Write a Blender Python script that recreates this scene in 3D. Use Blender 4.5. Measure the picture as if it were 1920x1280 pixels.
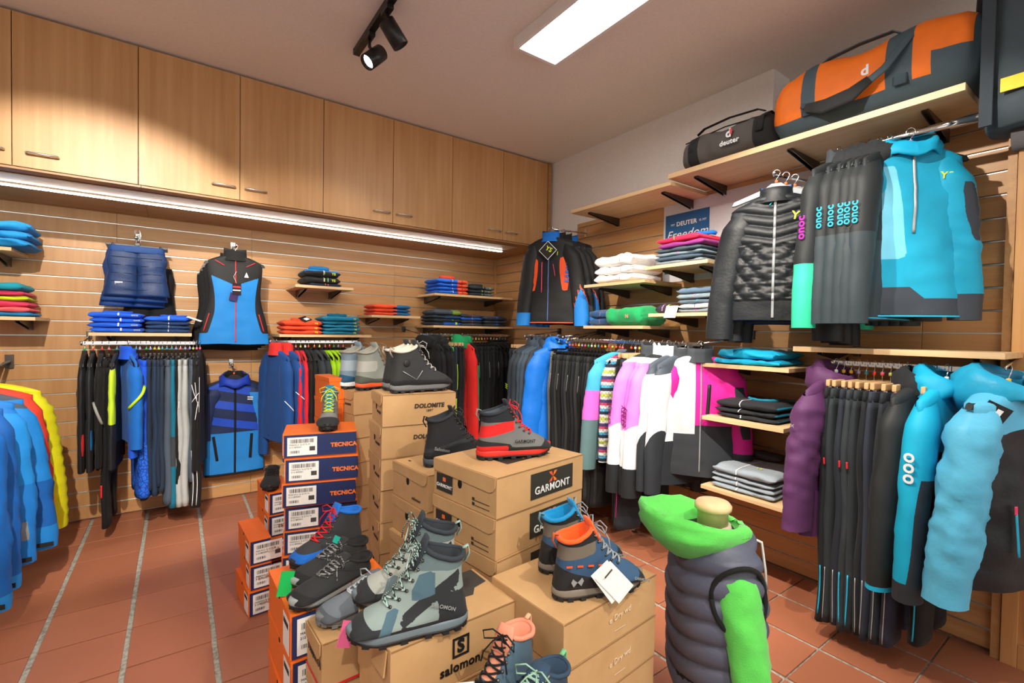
import bpy, bmesh, math, random
from mathutils import Vector, Matrix, Euler, noise
for o in list(bpy.data.objects): bpy.data.objects.remove(o)
SC = bpy.context.scene
COL = SC.collection
random.seed(7)
PI = math.pi
# ------------------------------------------------------------------ camera
CAM = Vector((-2.90, -4.40, 1.375)); F_PX = 880.74
yaw, pit, rol = 0.619656, -0.0205, -0.01607
fw = Vector((math.sin(yaw)*math.cos(pit), math.cos(yaw)*math.cos(pit), math.sin(pit)))
rt0 = Vector((math.cos(yaw), -math.sin(yaw), 0)); dn0 = -rt0.cross(fw)
rt1 = rt0*math.cos(rol)+dn0*math.sin(rol); dn1 = -rt0*math.sin(rol)+dn0*math.cos(rol)
cd = bpy.data.cameras.new('camera'); cd.sensor_width = 36; cd.lens = F_PX/1920*36; cd.clip_start = .02
cam = bpy.data.objects.new('camera', cd); COL.objects.link(cam)
m3 = Matrix((rt1, -dn1, -fw)).transposed()
cam.matrix_world = Matrix.Translation(CAM) @ m3.to_4x4()
SC.camera = cam
# ------------------------------------------------------------------ world, exposure, light levels
w = bpy.data.worlds.new('world'); SC.world = w; w.use_nodes = True
w.node_tree.nodes['Background'].inputs[0].default_value = (1, .96, .9, 1)
w.node_tree.nodes['Background'].inputs[1].default_value = 1.3
vs = SC.view_settings
vs.view_transform = 'Standard'; vs.look = 'None'; vs.gamma = 1; vs.use_curve_mapping = False
vs.exposure = 0.12
SC.cycles.max_bounces = 8; SC.cycles.diffuse_bounces = 5; SC.cycles.glossy_bounces = 3
SC.cycles.sample_clamp_indirect = 6
PANEL_E, LED_E, SPOT_W = 17.0, 34.0, 150.0
WARM = (1, .90, .77); NEUT = (1, .965, .92)
# ------------------------------------------------------------------ helpers
def lin(c):
    return tuple((v/12.92 if v <= .04045 else ((v+.055)/1.055)**2.4) for v in (c[0]/255, c[1]/255, c[2]/255))
class MB:
    """collects shapes; build() links them as one mesh object"""
    def __init__(s): s.v = []; s.f = []; s.m = []; s.sm = []
    def add(s, vs, fs, mi=0, smooth=False):
        b = len(s.v); s.v += [tuple(v) for v in vs]
        for i, f in enumerate(fs):
            s.f.append(tuple(b+k for k in f)); s.m.append(mi[i] if isinstance(mi, list) else mi); s.sm.append(smooth)
        return s
    def box(s, c, d, mi=0, M=None, bev=0):
        x, y, z = d[0]/2, d[1]/2, d[2]/2
        if bev:
            bm = bmesh.new(); bmesh.ops.create_cube(bm, size=1)
            for v in bm.verts: v.co = Vector((v.co.x*d[0], v.co.y*d[1], v.co.z*d[2]))
            bmesh.ops.bevel(bm, geom=bm.edges[:], offset=bev, segments=2, affect='EDGES', profile=.6)
            bm.verts.index_update()
            vv = [v.co.copy() for v in bm.verts]; ff = [tuple(v.index for v in f.verts) for f in bm.faces]; bm.free()
        else:
            vv = [Vector((a, b, e)) for a in (-x, x) for b in (-y, y) for e in (-z, z)]
            ff = [(0, 1, 3, 2), (4, 6, 7, 5), (0, 4, 5, 1), (2, 3, 7, 6), (0, 2, 6, 4), (1, 5, 7, 3)]
        c = Vector(c)
        vv = [(M @ v if M else v)+c for v in vv]
        return s.add(vv, ff, mi)
    def tube(s, pts, r, n=8, mi=0, caps=True, flat=1.0, up=None):
        pts = [Vector(p) for p in pts]; rings = []
        prev = None
        for i, p in enumerate(pts):
            a = pts[max(i-1, 0)]; b = pts[min(i+1, len(pts)-1)]
            t = (b-a).normalized()
            if prev is None:
                u = Vector(up) if up else (Vector((0, 0, 1)) if abs(t.z) < .9 else Vector((1, 0, 0)))
                u = (u-t*u.dot(t)).normalized()
            else:
                u = (prev-t*prev.dot(t)).normalized()
            prev = u; w_ = t.cross(u)
            rr = r[i] if isinstance(r, (list, tuple)) else r
            rings.append([p+u*(math.cos(2*PI*k/n)*rr*flat)+w_*(math.sin(2*PI*k/n)*rr) for k in range(n)])
        return s.loft(rings, mi, caps=caps)
    def loft(s, rings, mi=0, caps=True, closed=True, smooth=True, mf=None):
        n = len(rings[0]); vs_ = [p for r in rings for p in r]; fs = []; ms = []
        for i in range(len(rings)-1):
            for k in range(n if closed else n-1):
                a = i*n+k; b = i*n+(k+1) % n
                fs.append((a, b, b+n, a+n)); ms.append(mf(i, k) if mf else mi)
        if caps and closed:
            fs.append(tuple(range(n-1, -1, -1))); ms.append(mf(0, 0) if mf else mi)
            fs.append(tuple((len(rings)-1)*n+k for k in range(n))); ms.append(mf(len(rings)-2, 0) if mf else mi)
        return s.add(vs_, fs, ms, smooth)
    def lathe(s, prof, n=16, c=(0, 0, 0), mi=0, M=None, smooth=True, caps=True):
        c = Vector(c)
        rings = [[(M @ Vector((r*math.cos(2*PI*k/n), r*math.sin(2*PI*k/n), z)) if M else Vector((r*math.cos(2*PI*k/n), r*math.sin(2*PI*k/n), z)))+c for k in range(n)] for r, z in prof]
        return s.loft(rings, mi, caps=caps, smooth=smooth)
    def prism(s, poly, d, mi=0, M=None, c=(0, 0, 0)):
        """poly in local XZ, extruded along Y by d (centred)"""
        n = len(poly); c = Vector(c)
        vv = [Vector((x, -d/2, z)) for x, z in poly]+[Vector((x, d/2, z)) for x, z in poly]
        vv = [(M @ v if M else v)+c for v in vv]
        ff = [tuple(range(n)), tuple(range(2*n-1, n-1, -1))]+[(k, k+n, (k+1) % n+n, (k+1) % n) for k in range(n)]
        return s.add(vv, ff, mi)
    def mesh(s, name, mats):
        me = bpy.data.meshes.new(name); me.from_pydata(s.v, [], s.f); me.update()
        for m in (mats if isinstance(mats, (list, tuple)) else [mats]): me.materials.append(m)
        me.polygons.foreach_set('material_index', s.m); me.polygons.foreach_set('use_smooth', s.sm)
        return me
    def build(s, name, mats, parent=None, loc=None, rot=None):
        return put(name, s.mesh(name, mats), parent, loc, rot)
def put(name, me, parent=None, loc=None, rot=None):
    o = bpy.data.objects.new(name, me); COL.objects.link(o)
    if parent: o.parent = parent
    if loc is not None: o.location = loc
    if rot is not None: o.rotation_euler = rot if isinstance(rot, (tuple, list, Euler)) else (0, 0, rot)
    return o
def tag(o, label=None, cat=None, group=None, kind=None):
    if label: o['label'] = label
    if cat: o['category'] = cat
    if group: o['group'] = group
    if kind: o['kind'] = kind
    return o
def thing(name, label, cat, loc=(0, 0, 0), rot=0, group=None):
    o = put(name, None, None, loc, rot); o.empty_display_size = .05
    return tag(o, label, cat, group)
def copy_tree(o, parent=None):
    c = o.copy(); COL.objects.link(c)
    if parent: c.parent = parent
    for ch in o.children: copy_tree(ch, c)
    return c
def Rz(a): return Matrix.Rotation(a, 3, 'Z')
def Rx(a): return Matrix.Rotation(a, 3, 'X')
def Ry(a): return Matrix.Rotation(a, 3, 'Y')
# ------------------------------------------------------------------ materials
MATS = {}
def nodes(name, base=(1, 1, 1), rough=.6, metal=0, spec=.5):
    m = bpy.data.materials.new(name); m.use_nodes = True; nt = m.node_tree; b = nt.nodes['Principled BSDF']
    b.inputs['Base Color'].default_value = (*base, 1); b.inputs['Roughness'].default_value = rough; b.inputs['Metallic'].default_value = metal
    b.inputs['Specular IOR Level'].default_value = spec
    return m, nt, b
def mixc(nt, fac, a, b):
    mx = nt.nodes.new('ShaderNodeMix'); mx.data_type = 'RGBA'
    if isinstance(fac, float): mx.inputs[0].default_value = fac
    else: nt.links.new(fac, mx.inputs[0])
    for sock, v in ((mx.inputs[6], a), (mx.inputs[7], b)):
        if isinstance(v, tuple): sock.default_value = (*v, 1)
        else: nt.links.new(v, sock)
    return mx.outputs[2]
def noise_tex(nt, scale, detail=3, vec=None, rough=.5):
    n = nt.nodes.new('ShaderNodeTexNoise'); n.inputs['Scale'].default_value = scale; n.inputs['Detail'].default_value = detail; n.inputs['Roughness'].default_value = rough
    if vec: nt.links.new(vec, n.inputs['Vector'])
    return n
def coords(nt, scale=(1, 1, 1), rnd=0, kind='Object'):
    tc = nt.nodes.new('ShaderNodeTexCoord'); mp = nt.nodes.new('ShaderNodeMapping'); mp.inputs['Scale'].default_value = scale
    src = tc.outputs[kind]
    if rnd:
        oi = nt.nodes.new('ShaderNodeObjectInfo'); mu = nt.nodes.new('ShaderNodeMath'); mu.operation = 'MULTIPLY'; mu.inputs[1].default_value = rnd
        nt.links.new(oi.outputs['Random'], mu.inputs[0]); ad = nt.nodes.new('ShaderNodeVectorMath'); ad.operation = 'ADD'
        nt.links.new(src, ad.inputs[0]); nt.links.new(mu.outputs[0], ad.inputs[1]); src = ad.outputs[0]
    nt.links.new(src, mp.inputs['Vector']); return mp.outputs[0]
def ramp(nt, fac, stops):
    r = nt.nodes.new('ShaderNodeValToRGB'); e = r.color_ramp.elements
    while len(e) < len(stops): e.new(.5)
    for el, (p, c) in zip(e, stops): el.position = p; el.color = (*c, 1)
    nt.links.new(fac, r.inputs[0]); return r.outputs[0]
def bump(nt, b, h, strength, dist=.002):
    bp = nt.nodes.new('ShaderNodeBump'); bp.inputs['Strength'].default_value = strength; bp.inputs['Distance'].default_value = dist
    nt.links.new(h, bp.inputs['Height']); nt.links.new(bp.outputs[0], b.inputs['Normal'])
def wood(key, c1, c2, axis='x', rough=.42, rnd=7, cathedral=.0):
    if key in MATS: return MATS[key]
    m, nt, b = nodes(key, rough=rough, spec=.4)
    sc = {'x': (1.2, 30, 30), 'z': (30, 30, 1.0), 'y': (30, 1.2, 30)}[axis]
    v = coords(nt, sc, rnd); n1 = noise_tex(nt, 1.0, 5, v, .6)
    sc2 = {'x': (.8, 5, 5), 'z': (5, 5, .7), 'y': (5, .8, 5)}[axis]
    n2 = noise_tex(nt, 1.2, 2, coords(nt, sc2, rnd))
    mx = nt.nodes.new('ShaderNodeMath'); mx.operation = 'MULTIPLY_ADD'; mx.inputs[1].default_value = .6
    nt.links.new(n1.outputs[0], mx.inputs[0])
    m2 = nt.nodes.new('ShaderNodeMath'); m2.operation = 'MULTIPLY'; m2.inputs[1].default_value = .4; nt.links.new(n2.outputs[0], m2.inputs[0]); nt.links.new(m2.outputs[0], mx.inputs[2])
    nt.links.new(ramp(nt, mx.outputs[0], [(.32, c2), (.62, c1)]), b.inputs['Base Color'])
    bump(nt, b, n1.outputs[0], .08, .001)
    MATS[key] = m; return m
def plain(key, rgb, rough=.5, metal=0, spec=.5, srgb=True, coat=0):
    if key in MATS: return MATS[key]
    m, nt, b = nodes(key, lin(rgb) if srgb else rgb, rough, metal, spec)
    if coat: b.inputs['Coat Weight'].default_value = coat; b.inputs['Coat Roughness'].default_value = .15
    v = coords(nt); n = noise_tex(nt, 60, 2, v); c = lin(rgb) if srgb else rgb
    nt.links.new(mixc(nt, n.outputs[0], tuple(x*.93 for x in c), tuple(min(1, x*1.06) for x in c)), b.inputs['Base Color'])
    MATS[key] = m; return m
def fab(rgb, kind='soft'):
    """cloth: soft knit / softshell, nylon (slightly shiny), fleece"""
    key = 'cloth_%s_%d_%d_%d' % ((kind,)+tuple(rgb))
    if key in MATS: return MATS[key]
    c = lin(rgb); r = {'soft': .82, 'nylon': .48, 'fleece': .95, 'shell': .62}[kind]
    m, nt, b = nodes(key, c, r, 0, .35)
    v = coords(nt); n = noise_tex(nt, {'soft': 14, 'nylon': 22, 'fleece': 45, 'shell': 16}[kind], 3, v)
    lo = tuple(x*.86 for x in c); hi = tuple(min(1, x*1.1+.002) for x in c)
    nt.links.new(mixc(nt, n.outputs[0], lo, hi), b.inputs['Base Color'])
    n2 = noise_tex(nt, {'soft': 900, 'nylon': 70, 'fleece': 260, 'shell': 500}[kind], 2, v)
    bump(nt, b, n2.outputs[0], {'soft': .25, 'nylon': .25, 'fleece': .8, 'shell': .2}[kind], {'nylon': .004}.get(kind, .0015))
    b.inputs['Sheen Weight'].default_value = {'soft': .04, 'nylon': .02, 'fleece': .22, 'shell': .02}[kind]
    b.inputs['Sheen Roughness'].default_value = .5
    MATS[key] = m; return m
def emit(key, col, strength):
    m = bpy.data.materials.new(key); m.use_nodes = True; nt = m.node_tree; nt.nodes.remove(nt.nodes['Principled BSDF'])
    e = nt.nodes.new('ShaderNodeEmission'); e.inputs[0].default_value = (*col, 1); e.inputs[1].default_value = strength
    nt.links.new(e.outputs[0], nt.nodes['Material Output'].inputs[0]); MATS[key] = m; return m
BEECH1, BEECH2 = (.60, .345, .150), (.47, .235, .088)
M_slat = wood('beech_slat_veneer', (.56, .315, .130), (.42, .205, .074), 'x')
M_slatv = wood('beech_slat_veneer_upright', (.54, .30, .122), (.42, .205, .074), 'z')
M_slaty = wood('beech_slat_veneer_side', (.56, .315, .130), (.42, .205, .074), 'y')
M_door = wood('beech_door_veneer', (.64, .375, .168), (.50, .258, .098), 'z', .38)
M_board = wood('maple_board', (.74, .53, .30), (.62, .41, .21), 'x', .45)
M_boardy = wood('maple_board_side', (.74, .53, .30), (.62, .41, .21), 'y', .45)
M_pine = wood('pine_post', (.66, .36, .14), (.50, .23, .07), 'z', .45)
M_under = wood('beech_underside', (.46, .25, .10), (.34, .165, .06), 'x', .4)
M_alu = plain('brushed_aluminium', (205, 205, 198), .35, .85)
M_chrome = plain('chrome', (215, 215, 215), .12, 1.0)
M_steel = plain('dark_steel', (95, 92, 88), .35, .9)
M_black = plain('black_plastic', (22, 22, 24), .38)
M_dkgrey = plain('grey_plastic', (70, 72, 76), .42)
M_white = plain('white_paint', (240, 238, 235), .9, 0, .2)
M_ceil = plain('ceiling_paint', (240, 235, 229), .95, 0, .1)
M_gap = plain('dark_gap', (40, 28, 18), .9)
M_paper = plain('white_card', (238, 238, 236), .6)
def m_tile():
    m, nt, b = nodes('terracotta_tile', rough=.42, spec=.45)
    v = coords(nt, (1, 1, 1), 9); n = noise_tex(nt, 4, 5, v, .6); n3 = noise_tex(nt, 70, 2, v)
    oi = nt.nodes.new('ShaderNodeObjectInfo')
    c = ramp(nt, oi.outputs['Random'], [(0, (.40, .140, .070)), (.5, (.45, .160, .082)), (1, (.50, .186, .098))])
    c2 = mixc(nt, n.outputs[0], c, (.36, .130, .070)); c3 = nt.nodes.new('ShaderNodeMix')
    nt.links.new(c2, b.inputs['Base Color']); bump(nt, b, n3.outputs[0], .12, .001); MATS['tile'] = m; return m
M_tile = m_tile()
def m_grout():
    m, nt, b = nodes('cement_grout', rough=.95); n = noise_tex(nt, 55, 4, coords(nt), .7)
    nt.links.new(ramp(nt, n.outputs[0], [(.35, (.22, .21, .17)), (.6, (.46, .45, .39))]), b.inputs['Base Color']); bump(nt, b, n.outputs[0], .5, .003); return m
M_grout = m_grout()
def text_mesh(txt, size, ext=.0006, align='CENTER', bold=0.0, shear=0.0):
    key = ('T', txt, round(size, 4), align, bold, shear)
    if key in MATS: return MATS[key]
    cu = bpy.data.curves.new('lettering', 'FONT'); cu.body = txt; cu.size = size; cu.extrude = ext; cu.align_x = align; cu.align_y = 'CENTER'
    cu.offset = bold; cu.shear = shear; cu.resolution_u = 3; cu.space_character = 1.06
    ob = bpy.data.objects.new('tmp', cu); COL.objects.link(ob)
    me = bpy.data.meshes.new_from_object(ob); bpy.data.objects.remove(ob); bpy.data.curves.remove(cu)
    MATS[key] = me; return me
def text(name, txt, size, mat, parent, loc, rot, **k):
    """lettering standing upright facing local -Y when rot=(pi/2,0,0)"""
    me = text_mesh(txt, size, **k).copy(); me.materials.clear(); me.materials.append(mat)
    return put(name, me, parent, loc, rot)
# ================================================================== STRUCTURE
CEIL = 2.985
fl = MB().box((-2.4, -3.0, -.05), (7.6, 8.4, .088)).build('floor', M_grout); tag(fl, 'terracotta tiled shop floor with pale cement joints', kind='structure')
TP = .31
tm = MB().box((0, 0, 0), (TP-.021, .307-.008, .012), bev=.0015).mesh('tile', M_tile)
for i in range(-6, 10):
    for j in range(0, 18):
        x = -2.765+TP*i+TP/2; y = -1.385+.307*4-.307*j+.307/2-.0
        if x > .5 or x < -4.6 or y > .05: continue
        tl = put('tile', tm, fl, (x+random.uniform(-.001, .001), y, -.005+random.uniform(-.0006, .0006)), random.uniform(-.002, .002))
ce = MB().box((-2.4, -3.0, CEIL+.05), (7.6, 8.4, .1)).build('ceiling', M_ceil); tag(ce, 'plain off-white painted ceiling', kind='structure')
# back wall: plaster core, slats, aluminium inserts
wb = MB().box((-2.4, .075, CEIL/2), (7.6, .1, CEIL)).build('wall_back', M_white); tag(wb, 'back wall clad in beech slatwall', kind='structure')
def slat_panel(wall, a0, a1, z0, z1, axis, mat, off):
    """axis 'x': along X on the plane y=off ; axis 'y': along Y on the plane x=off"""
    L = a1-a0; mid = (a0+a1)/2; cache = {}
    g = .1067
    zs = [z0]+[k for k in [g+.1*i for i in range(40)] if z0+.02 < k < z1-.015]+[z1]
    for a, b in zip(zs[:-1], zs[1:]):
        h = round(b-a-(.009 if b < z1 else 0), 4)
        if h not in cache:
            cache[h] = MB().box((0, 0, 0), (L-.0015, .016, h) if axis == 'x' else (.016, L-.0015, h), bev=.0012).mesh('slat', mat)
        put('slat', cache[h], wall, (mid, off+.008, a+h/2) if axis == 'x' else (off+.008, mid, a+h/2))
        if b < z1:
            if 'r' not in cache:
                d = (L-.002, .004, .0075)
                mb = MB().box((0, 0, 0), d if axis == 'x' else (d[1], d[0], d[2]))
                mb.box((0, -.006, -.003) if axis == 'x' else (-.006, 0, -.003), (L-.002, .010, .0015) if axis == 'x' else (.010, L-.002, .0015))
                cache['r'] = mb.mesh('groove_insert', M_alu)
            put('groove_insert', cache['r'], wall, (mid, off+.012, b-.0045) if axis == 'x' else (off+.012, mid, b-.0045))
bk_core = MB().box((-2.3, .022, 1.1), (4.6, .008, 2.17)).build('slatwall_backing', M_gap, wb)
for a0, a1, mt in ((-4.6, -3.252, M_slatv), (-3.252, -2.401, M_slat), (-2.401, -1.178, M_slat), (-1.178, -.012, M_slat)):
    slat_panel(wb, a0, a1, .012, 2.185, 'x', mt, 0)
# right wall
wr = MB().box((.125, -1.46, CEIL/2), (.2, 3.02, CEIL)).build('wall_right', M_white); tag(wr, 'right wall, white plaster above beech slatwall', kind='structure')
MB().box((.55, -4.0, CEIL/2), (.2, 4.0, CEIL)).build('recess_wall', M_white, wr)
MB().box((.022, -.66, 1.1), (.008, 1.3, 2.16)).build('slatwall_backing', M_gap, wr); MB().box((.022, -2.65, 1.18), (.008, 2.67, 2.31)).build('slatwall_backing', M_gap, wr)
for a0, a1, z1 in ((-1.309, -.002, 2.185), (-2.48, -1.309, 2.34), (-3.709, -2.48, 2.34), (-3.978, -3.709, 2.34)):
    slat_panel(wr, a0, a1, .02, z1, 'y', M_slaty, 0)
MB().box((-.012, -.012, 1.095), (.022, .022, 2.17)).build('corner_strip', M_slat, wr)
MB().box((.0, -3.993, 1.17), (.05, .028, 2.34)).build('end_strip', M_slat, wr)
# panelled wooden post at the end of the right wall
tr = thing('trim_1', 'panelled pine post closing the end of the slatwall', None, (0, 0, 0)); tr['kind'] = 'structure'
MB().box((.055, -4.18, 1.25), (.15, .34, 2.5), bev=.004).build('post_core', M_pine, tr)
MB().box((-.028, -4.035, 1.25), (.016, .05, 2.5), bev=.003).build('stile', M_pine, tr)
MB().box((-.028, -4.325, 1.25), (.016, .05, 2.5), bev=.003).build('stile', M_pine, tr)
MB().box((-.028, -4.18, .05), (.016, .24, .1), bev=.003).build('rail', M_pine, tr)
MB().box((-.028, -4.18, .95), (.016, .24, .08), bev=.003).build('rail', M_pine, tr)
MB().box((-.026, -4.18, .5), (.012, .19, .75), bev=.005).build('panel', M_pine, tr)
# rest of the room behind the camera
wl = MB().box((-6.15, -3.0, CEIL/2), (.1, 8.4, CEIL)).build('wall_left', M_white); tag(wl, 'white wall far left', kind='structure')
wf = MB().box((-2.4, -7.15, .2), (7.6, .1, .4)).box((-2.4, -7.15, 2.80), (7.6, .1, .37)).box((-5.9, -7.15, 1.5), (.6, .1, 2.2)).box((1.1, -7.15, 1.5), (.6, .1, 2.2)).build('wall_front', M_white); tag(wf, 'shop front wall with a wide opening added behind the viewer to let daylight in', kind='structure')  # wall left open in the middle so added daylight reaches the room
wn = thing('added_window_1', 'wide unseen window added behind the viewer to let daylight in', None, (-2.4, -7.15, .4)); wn['kind'] = 'structure'  # unseen window, added to brighten the room with daylight
for x in (-3.2, -1.1, 1.1, 3.2): MB().box((x, 0, 1.11), (.06, .08, 2.22)).build('added_window_post', M_dkgrey, wn)
# ------------------------------------------------------------------ wall cabinets
ZB, ZT, YF = 2.185, 2.972, -.933
def cabinet_label(i):
    return ['beech wall cabinet at the end of the row against the white wall', 'beech wall cabinet next to the one against the white wall',
            'beech wall cabinet third from the white wall', 'beech wall cabinet fourth from the white wall', 'beech wall cabinet fifth from the white wall',
            'beech wall cabinet sixth from the white wall', 'beech wall cabinet seventh from the white wall', 'beech wall cabinet eighth from the white wall',
            'beech wall cabinet ninth from the white wall'][i]
def handle_mesh():
    mb = MB()
    pts = [(-.06, .0, 0), (-.06, -.02, 0), (-.055, -.028, 0), (.055, -.028, 0), (.06, -.02, 0), (.06, .0, 0)]
    mb.tube(pts, .0055, 8)
    return mb.mesh('handle', M_alu)
hm = handle_mesh()
for i in range(9):
    x1 = -.040-.507*i; x0 = x1-.507; xm = (x0+x1)/2
    t = thing('wall_cabinet', cabinet_label(i), 'cabinet', (xm, YF, ZB), 0, 'wall cabinets over the slatwall')
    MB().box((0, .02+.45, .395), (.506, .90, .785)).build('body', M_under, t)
    d = MB().box((0, .009, .394), (.503, .018, .783), bev=.001).build('door', M_door, t)
    hx = .165 if i % 2 == 1 else -.165
    if i == 6: hx = -.14
    put('handle', hm, d, (hx, 0, .075))
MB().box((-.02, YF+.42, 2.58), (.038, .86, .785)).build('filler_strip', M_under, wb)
# underside with perforated strip and LED
for i, (a, b) in enumerate(((-4.6, -3.07), (-3.07, -.02))):
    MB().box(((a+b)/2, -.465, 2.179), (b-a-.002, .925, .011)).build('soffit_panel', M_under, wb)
perf, nt, bb = nodes('perforated_metal', lin((196, 182, 160)), .45, .3)
vr = nt.nodes.new('ShaderNodeTexVoronoi'); vr.inputs['Scale'].default_value = 90; vr.inputs['Randomness'].default_value = 0
nt.links.new(coords(nt), vr.inputs['Vector'])
nt.links.new(ramp(nt, vr.outputs['Distance'], [(.30, lin((120, 100, 78))), (.42, lin((215, 200, 178)))]), bb.inputs['Base Color'])
t = thing('led_strip_light', 'long glowing white strip light under the wall cabinets', 'strip light', (-2.2, -.58, 2.172))
MB().box((0, -.15, -.004), (4.3-.42, .20, .005)).build('perforated_plate', perf, t, loc=(-.05, 0, 0))
MB().box((0, 0, -.006), (4.3-.42, .032, .012)).build('profile', M_alu, t, loc=(-.05, 0, 0))
MB().box((0, -.002, -.0155), (4.3-.44, .024, .007)).build('diffuser', emit('led_glow', NEUT, LED_E), t, loc=(-.05, 0, 0))
MB().box((1.905, 0, -.008), (.06, .014, .012)).build('cable_end', M_alu, t)
# ------------------------------------------------------------------ ceiling panel lights and track
def panel_light(label, x0, x1, y0, y1):
    t = thing('ceiling_panel_light', label, 'ceiling light', ((x0+x1)/2, (y0+y1)/2, CEIL)); W, L = x1-x0, y1-y0
    for sx in (-1, 1): MB().box((sx*(W/2+.012), 0, -.03), (.024, L+.048, .06), bev=.003).build('frame_side', M_white, t)
    for sy in (-1, 1): MB().box((0, sy*(L/2+.012), -.03), (W, .024, .06), bev=.003).build('frame_end', M_white, t)
    MB().box((0, 0, -.045), (W, L, .01)).build('diffuser', MATS.get('panel_glow') or emit('panel_glow', NEUT, PANEL_E), t)
panel_light('glowing rectangular panel light on the ceiling, shining white', -1.375, -1.12, -3.50, -2.29)
panel_light('second glowing panel light, added out of view along the ceiling as extra light', -1.375, -1.12, -5.9, -4.69)  # extra panel out of view, added to raise the brightness
panel_light('third glowing panel light, added out of view over the left aisle as extra light', -4.3, -4.05, -4.5, -3.29)  # another unseen panel, added on the left as extra room light
def spot_head(tr, x, y, aim, power, label, ang=62):
    t = thing('track_spotlight', label, 'spotlight', (x, y, CEIL-.03), 0, 'spotlights on the ceiling track')
    MB().box((0, 0, -.012), (.034, .09, .022), bev=.002).build('adapter', M_black, t)
    piv = Vector((.03, 0, -.105)); d = (Vector(aim)-Vector((x, y, CEIL-.03))-piv).normalized()
    MB().tube([(0, 0, -.02), (.0, 0, -.06), piv], .009, 8).build('arm', M_black, t)
    q = d.to_track_quat('-Z', 'Y'); Q = q.to_matrix()
    b = MB(); b.lathe([(.030, .058), (.041, .055), (.042, .0), (.042, -.068), (.038, -.070), (.035, -.045)], 24, piv, 0, Q, caps=True); b.build('lamp_housing', M_black, t)
    MB().lathe([(.0005, -.046), (.035, -.046), (.035, -.048), (.0005, -.048)], 24, piv, 0, Q, caps=False).build('lens', emit('spot_glow_%d' % len(bpy.data.materials), WARM, 14), t)
    ld = bpy.data.lights.new('spot_beam', 'SPOT'); ld.energy = power; ld.color = WARM; ld.spot_size = math.radians(ang); ld.spot_blend = .35; ld.shadow_soft_size = .02
    lo = bpy.data.objects.new('spot_beam', ld); COL.objects.link(lo); lo.parent = t; lo.location = piv+d*.078; lo.rotation_euler = q.to_euler()
def track(x, y0, y1, label):
    t = thing('ceiling_light_track', label, 'light track', (x, (y0+y1)/2, CEIL))
    MB().box((0, 0, -.016), (.035, y1-y0, .032), bev=.002).build('rail', M_black, t)
    for s in (-1, 1): MB().box((0, s*((y1-y0)/2), -.017), (.037, .02, .034), bev=.002).build('end_cap', M_black, t)
track(-2.06, -5.6, -1.64, 'black light track running along the ceiling beside the panel light')
track(-3.4, -5.6, -3.6, 'black light track over the aisle behind the jackets rack')
# ================================================================== SHELVES, RAILS, ARMS
def bracket_mesh(depth):
    mb = MB(); p = [(0, 0), (depth*.8, 0), (depth*.8, -.012), (.035, -.055), (0, -.062)]
    for s in (-1, 1): mb.prism([(-x, z) for x, z in p], .003, 0, None, (0, s*.011, 0))
    mb.box((-.002, 0, -.031), (.004, .022, .062)); mb.box((-depth*.4, 0, -.0015), (depth*.8, .022, .003))
    return mb.mesh('bracket', M_steel)
BRK = {}
def shelf(label, wall, a0, a1, ztop, depth=.40, mat=None, th=.021, group=None, ins=.09):
    """board on two steel brackets; wall 'b' runs along X, wall 'r' runs along Y"""
    L = a1-a0; mid = (a0+a1)/2; k = round(depth, 2)
    if k not in BRK: BRK[k] = bracket_mesh(depth)
    t = thing('wall_shelf', label, 'shelf', (mid, 0, ztop-th) if wall == 'b' else (0, mid, ztop-th), 0 if wall == 'b' else -PI/2, group)
    # local: X along the wall, -Y away from it
    MB().box((0, -depth/2-.002, th/2), (L, depth-.004, th), bev=.0012).build('board', M_board, t)
    n = 2 if L < 1.0 else 3
    for i in range(n):
        f = -L/2+ins+(L-2*ins)*i/(n-1)
        put('bracket', BRK[k], t, (f, -.001, 0), (0, 0, PI/2))
        # bracket's long side points to local -Y
    return t
# the bracket mesh is drawn towards -X; turn it to -Y
g = 'beech shelves on the slatwall'
shelf('shelf under the bright blue folded tops', 'b', -3.36, -2.815, 1.328, group=g)
shelf('shelf under the orange stack and the five teal tops', 'b', -2.256, -1.535, 1.328, group=g)
shelf('small shelf under the black folded jackets above the orange stack', 'b', -2.143, -1.692, 1.722, group=g)
shelf('shelf under the three orange and blue folded tops', 'b', -1.535, -1.082, 1.503, group=g)
shelf('upper corner shelf under the blue and orange folded jackets', 'b', -.942, -.045, 1.727, group=g)
shelf('lower corner shelf under the dark folded pullovers', 'b', -.95, -.03, 1.425, group=g)
shelf('upper shelf carrying the stack of turquoise tops by the frame edge', 'b', -4.35, -3.70, 1.828, group=g)
shelf('shelf under the colourful stack of pink and lime tops', 'b', -4.35, -3.60, 1.418, group=g)
shelf('low shelf with an orange top beside the wall', 'b', -4.35, -3.81, 1.125, group=g)
shelf('shelf under the white fleeces', 'r', -2.385, -1.82, 1.736, group=g)
shelf('shelf under the pink and purple stack beside the poster', 'r', -2.83, -2.385, 1.815, group=g)
shelf('shelf under the green fleece', 'r', -2.375, -1.82, 1.430, group=g)
shelf('shelf under the grey striped stack with the paper tag', 'r', -2.88, -2.42, 1.508, group=g)
shelf('shelf under the turquoise folded pullovers', 'r', -3.30, -2.79, 1.213, .42, group=g)
shelf('shelf under the black and turquoise folded tops', 'r', -3.31, -2.87, .920, .48, group=g)
shelf('lowest shelf, under the light grey folded pullovers', 'r', -3.307, -2.86, .522, .46, group=g)
shelf('long empty shelf above the hanging trousers', 'r', -4.045, -3.308, 1.325, .40, group=g, th=.024)
shelf('long empty shelf over the folded white fleeces', 'r', -2.578, -1.667, 2.325, .41, group=g, th=.024, ins=.12)
shelf('long top shelf carrying the duffel bags', 'r', -3.912, -2.555, 2.372, .41, group=g, th=.03, ins=.14)
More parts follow.
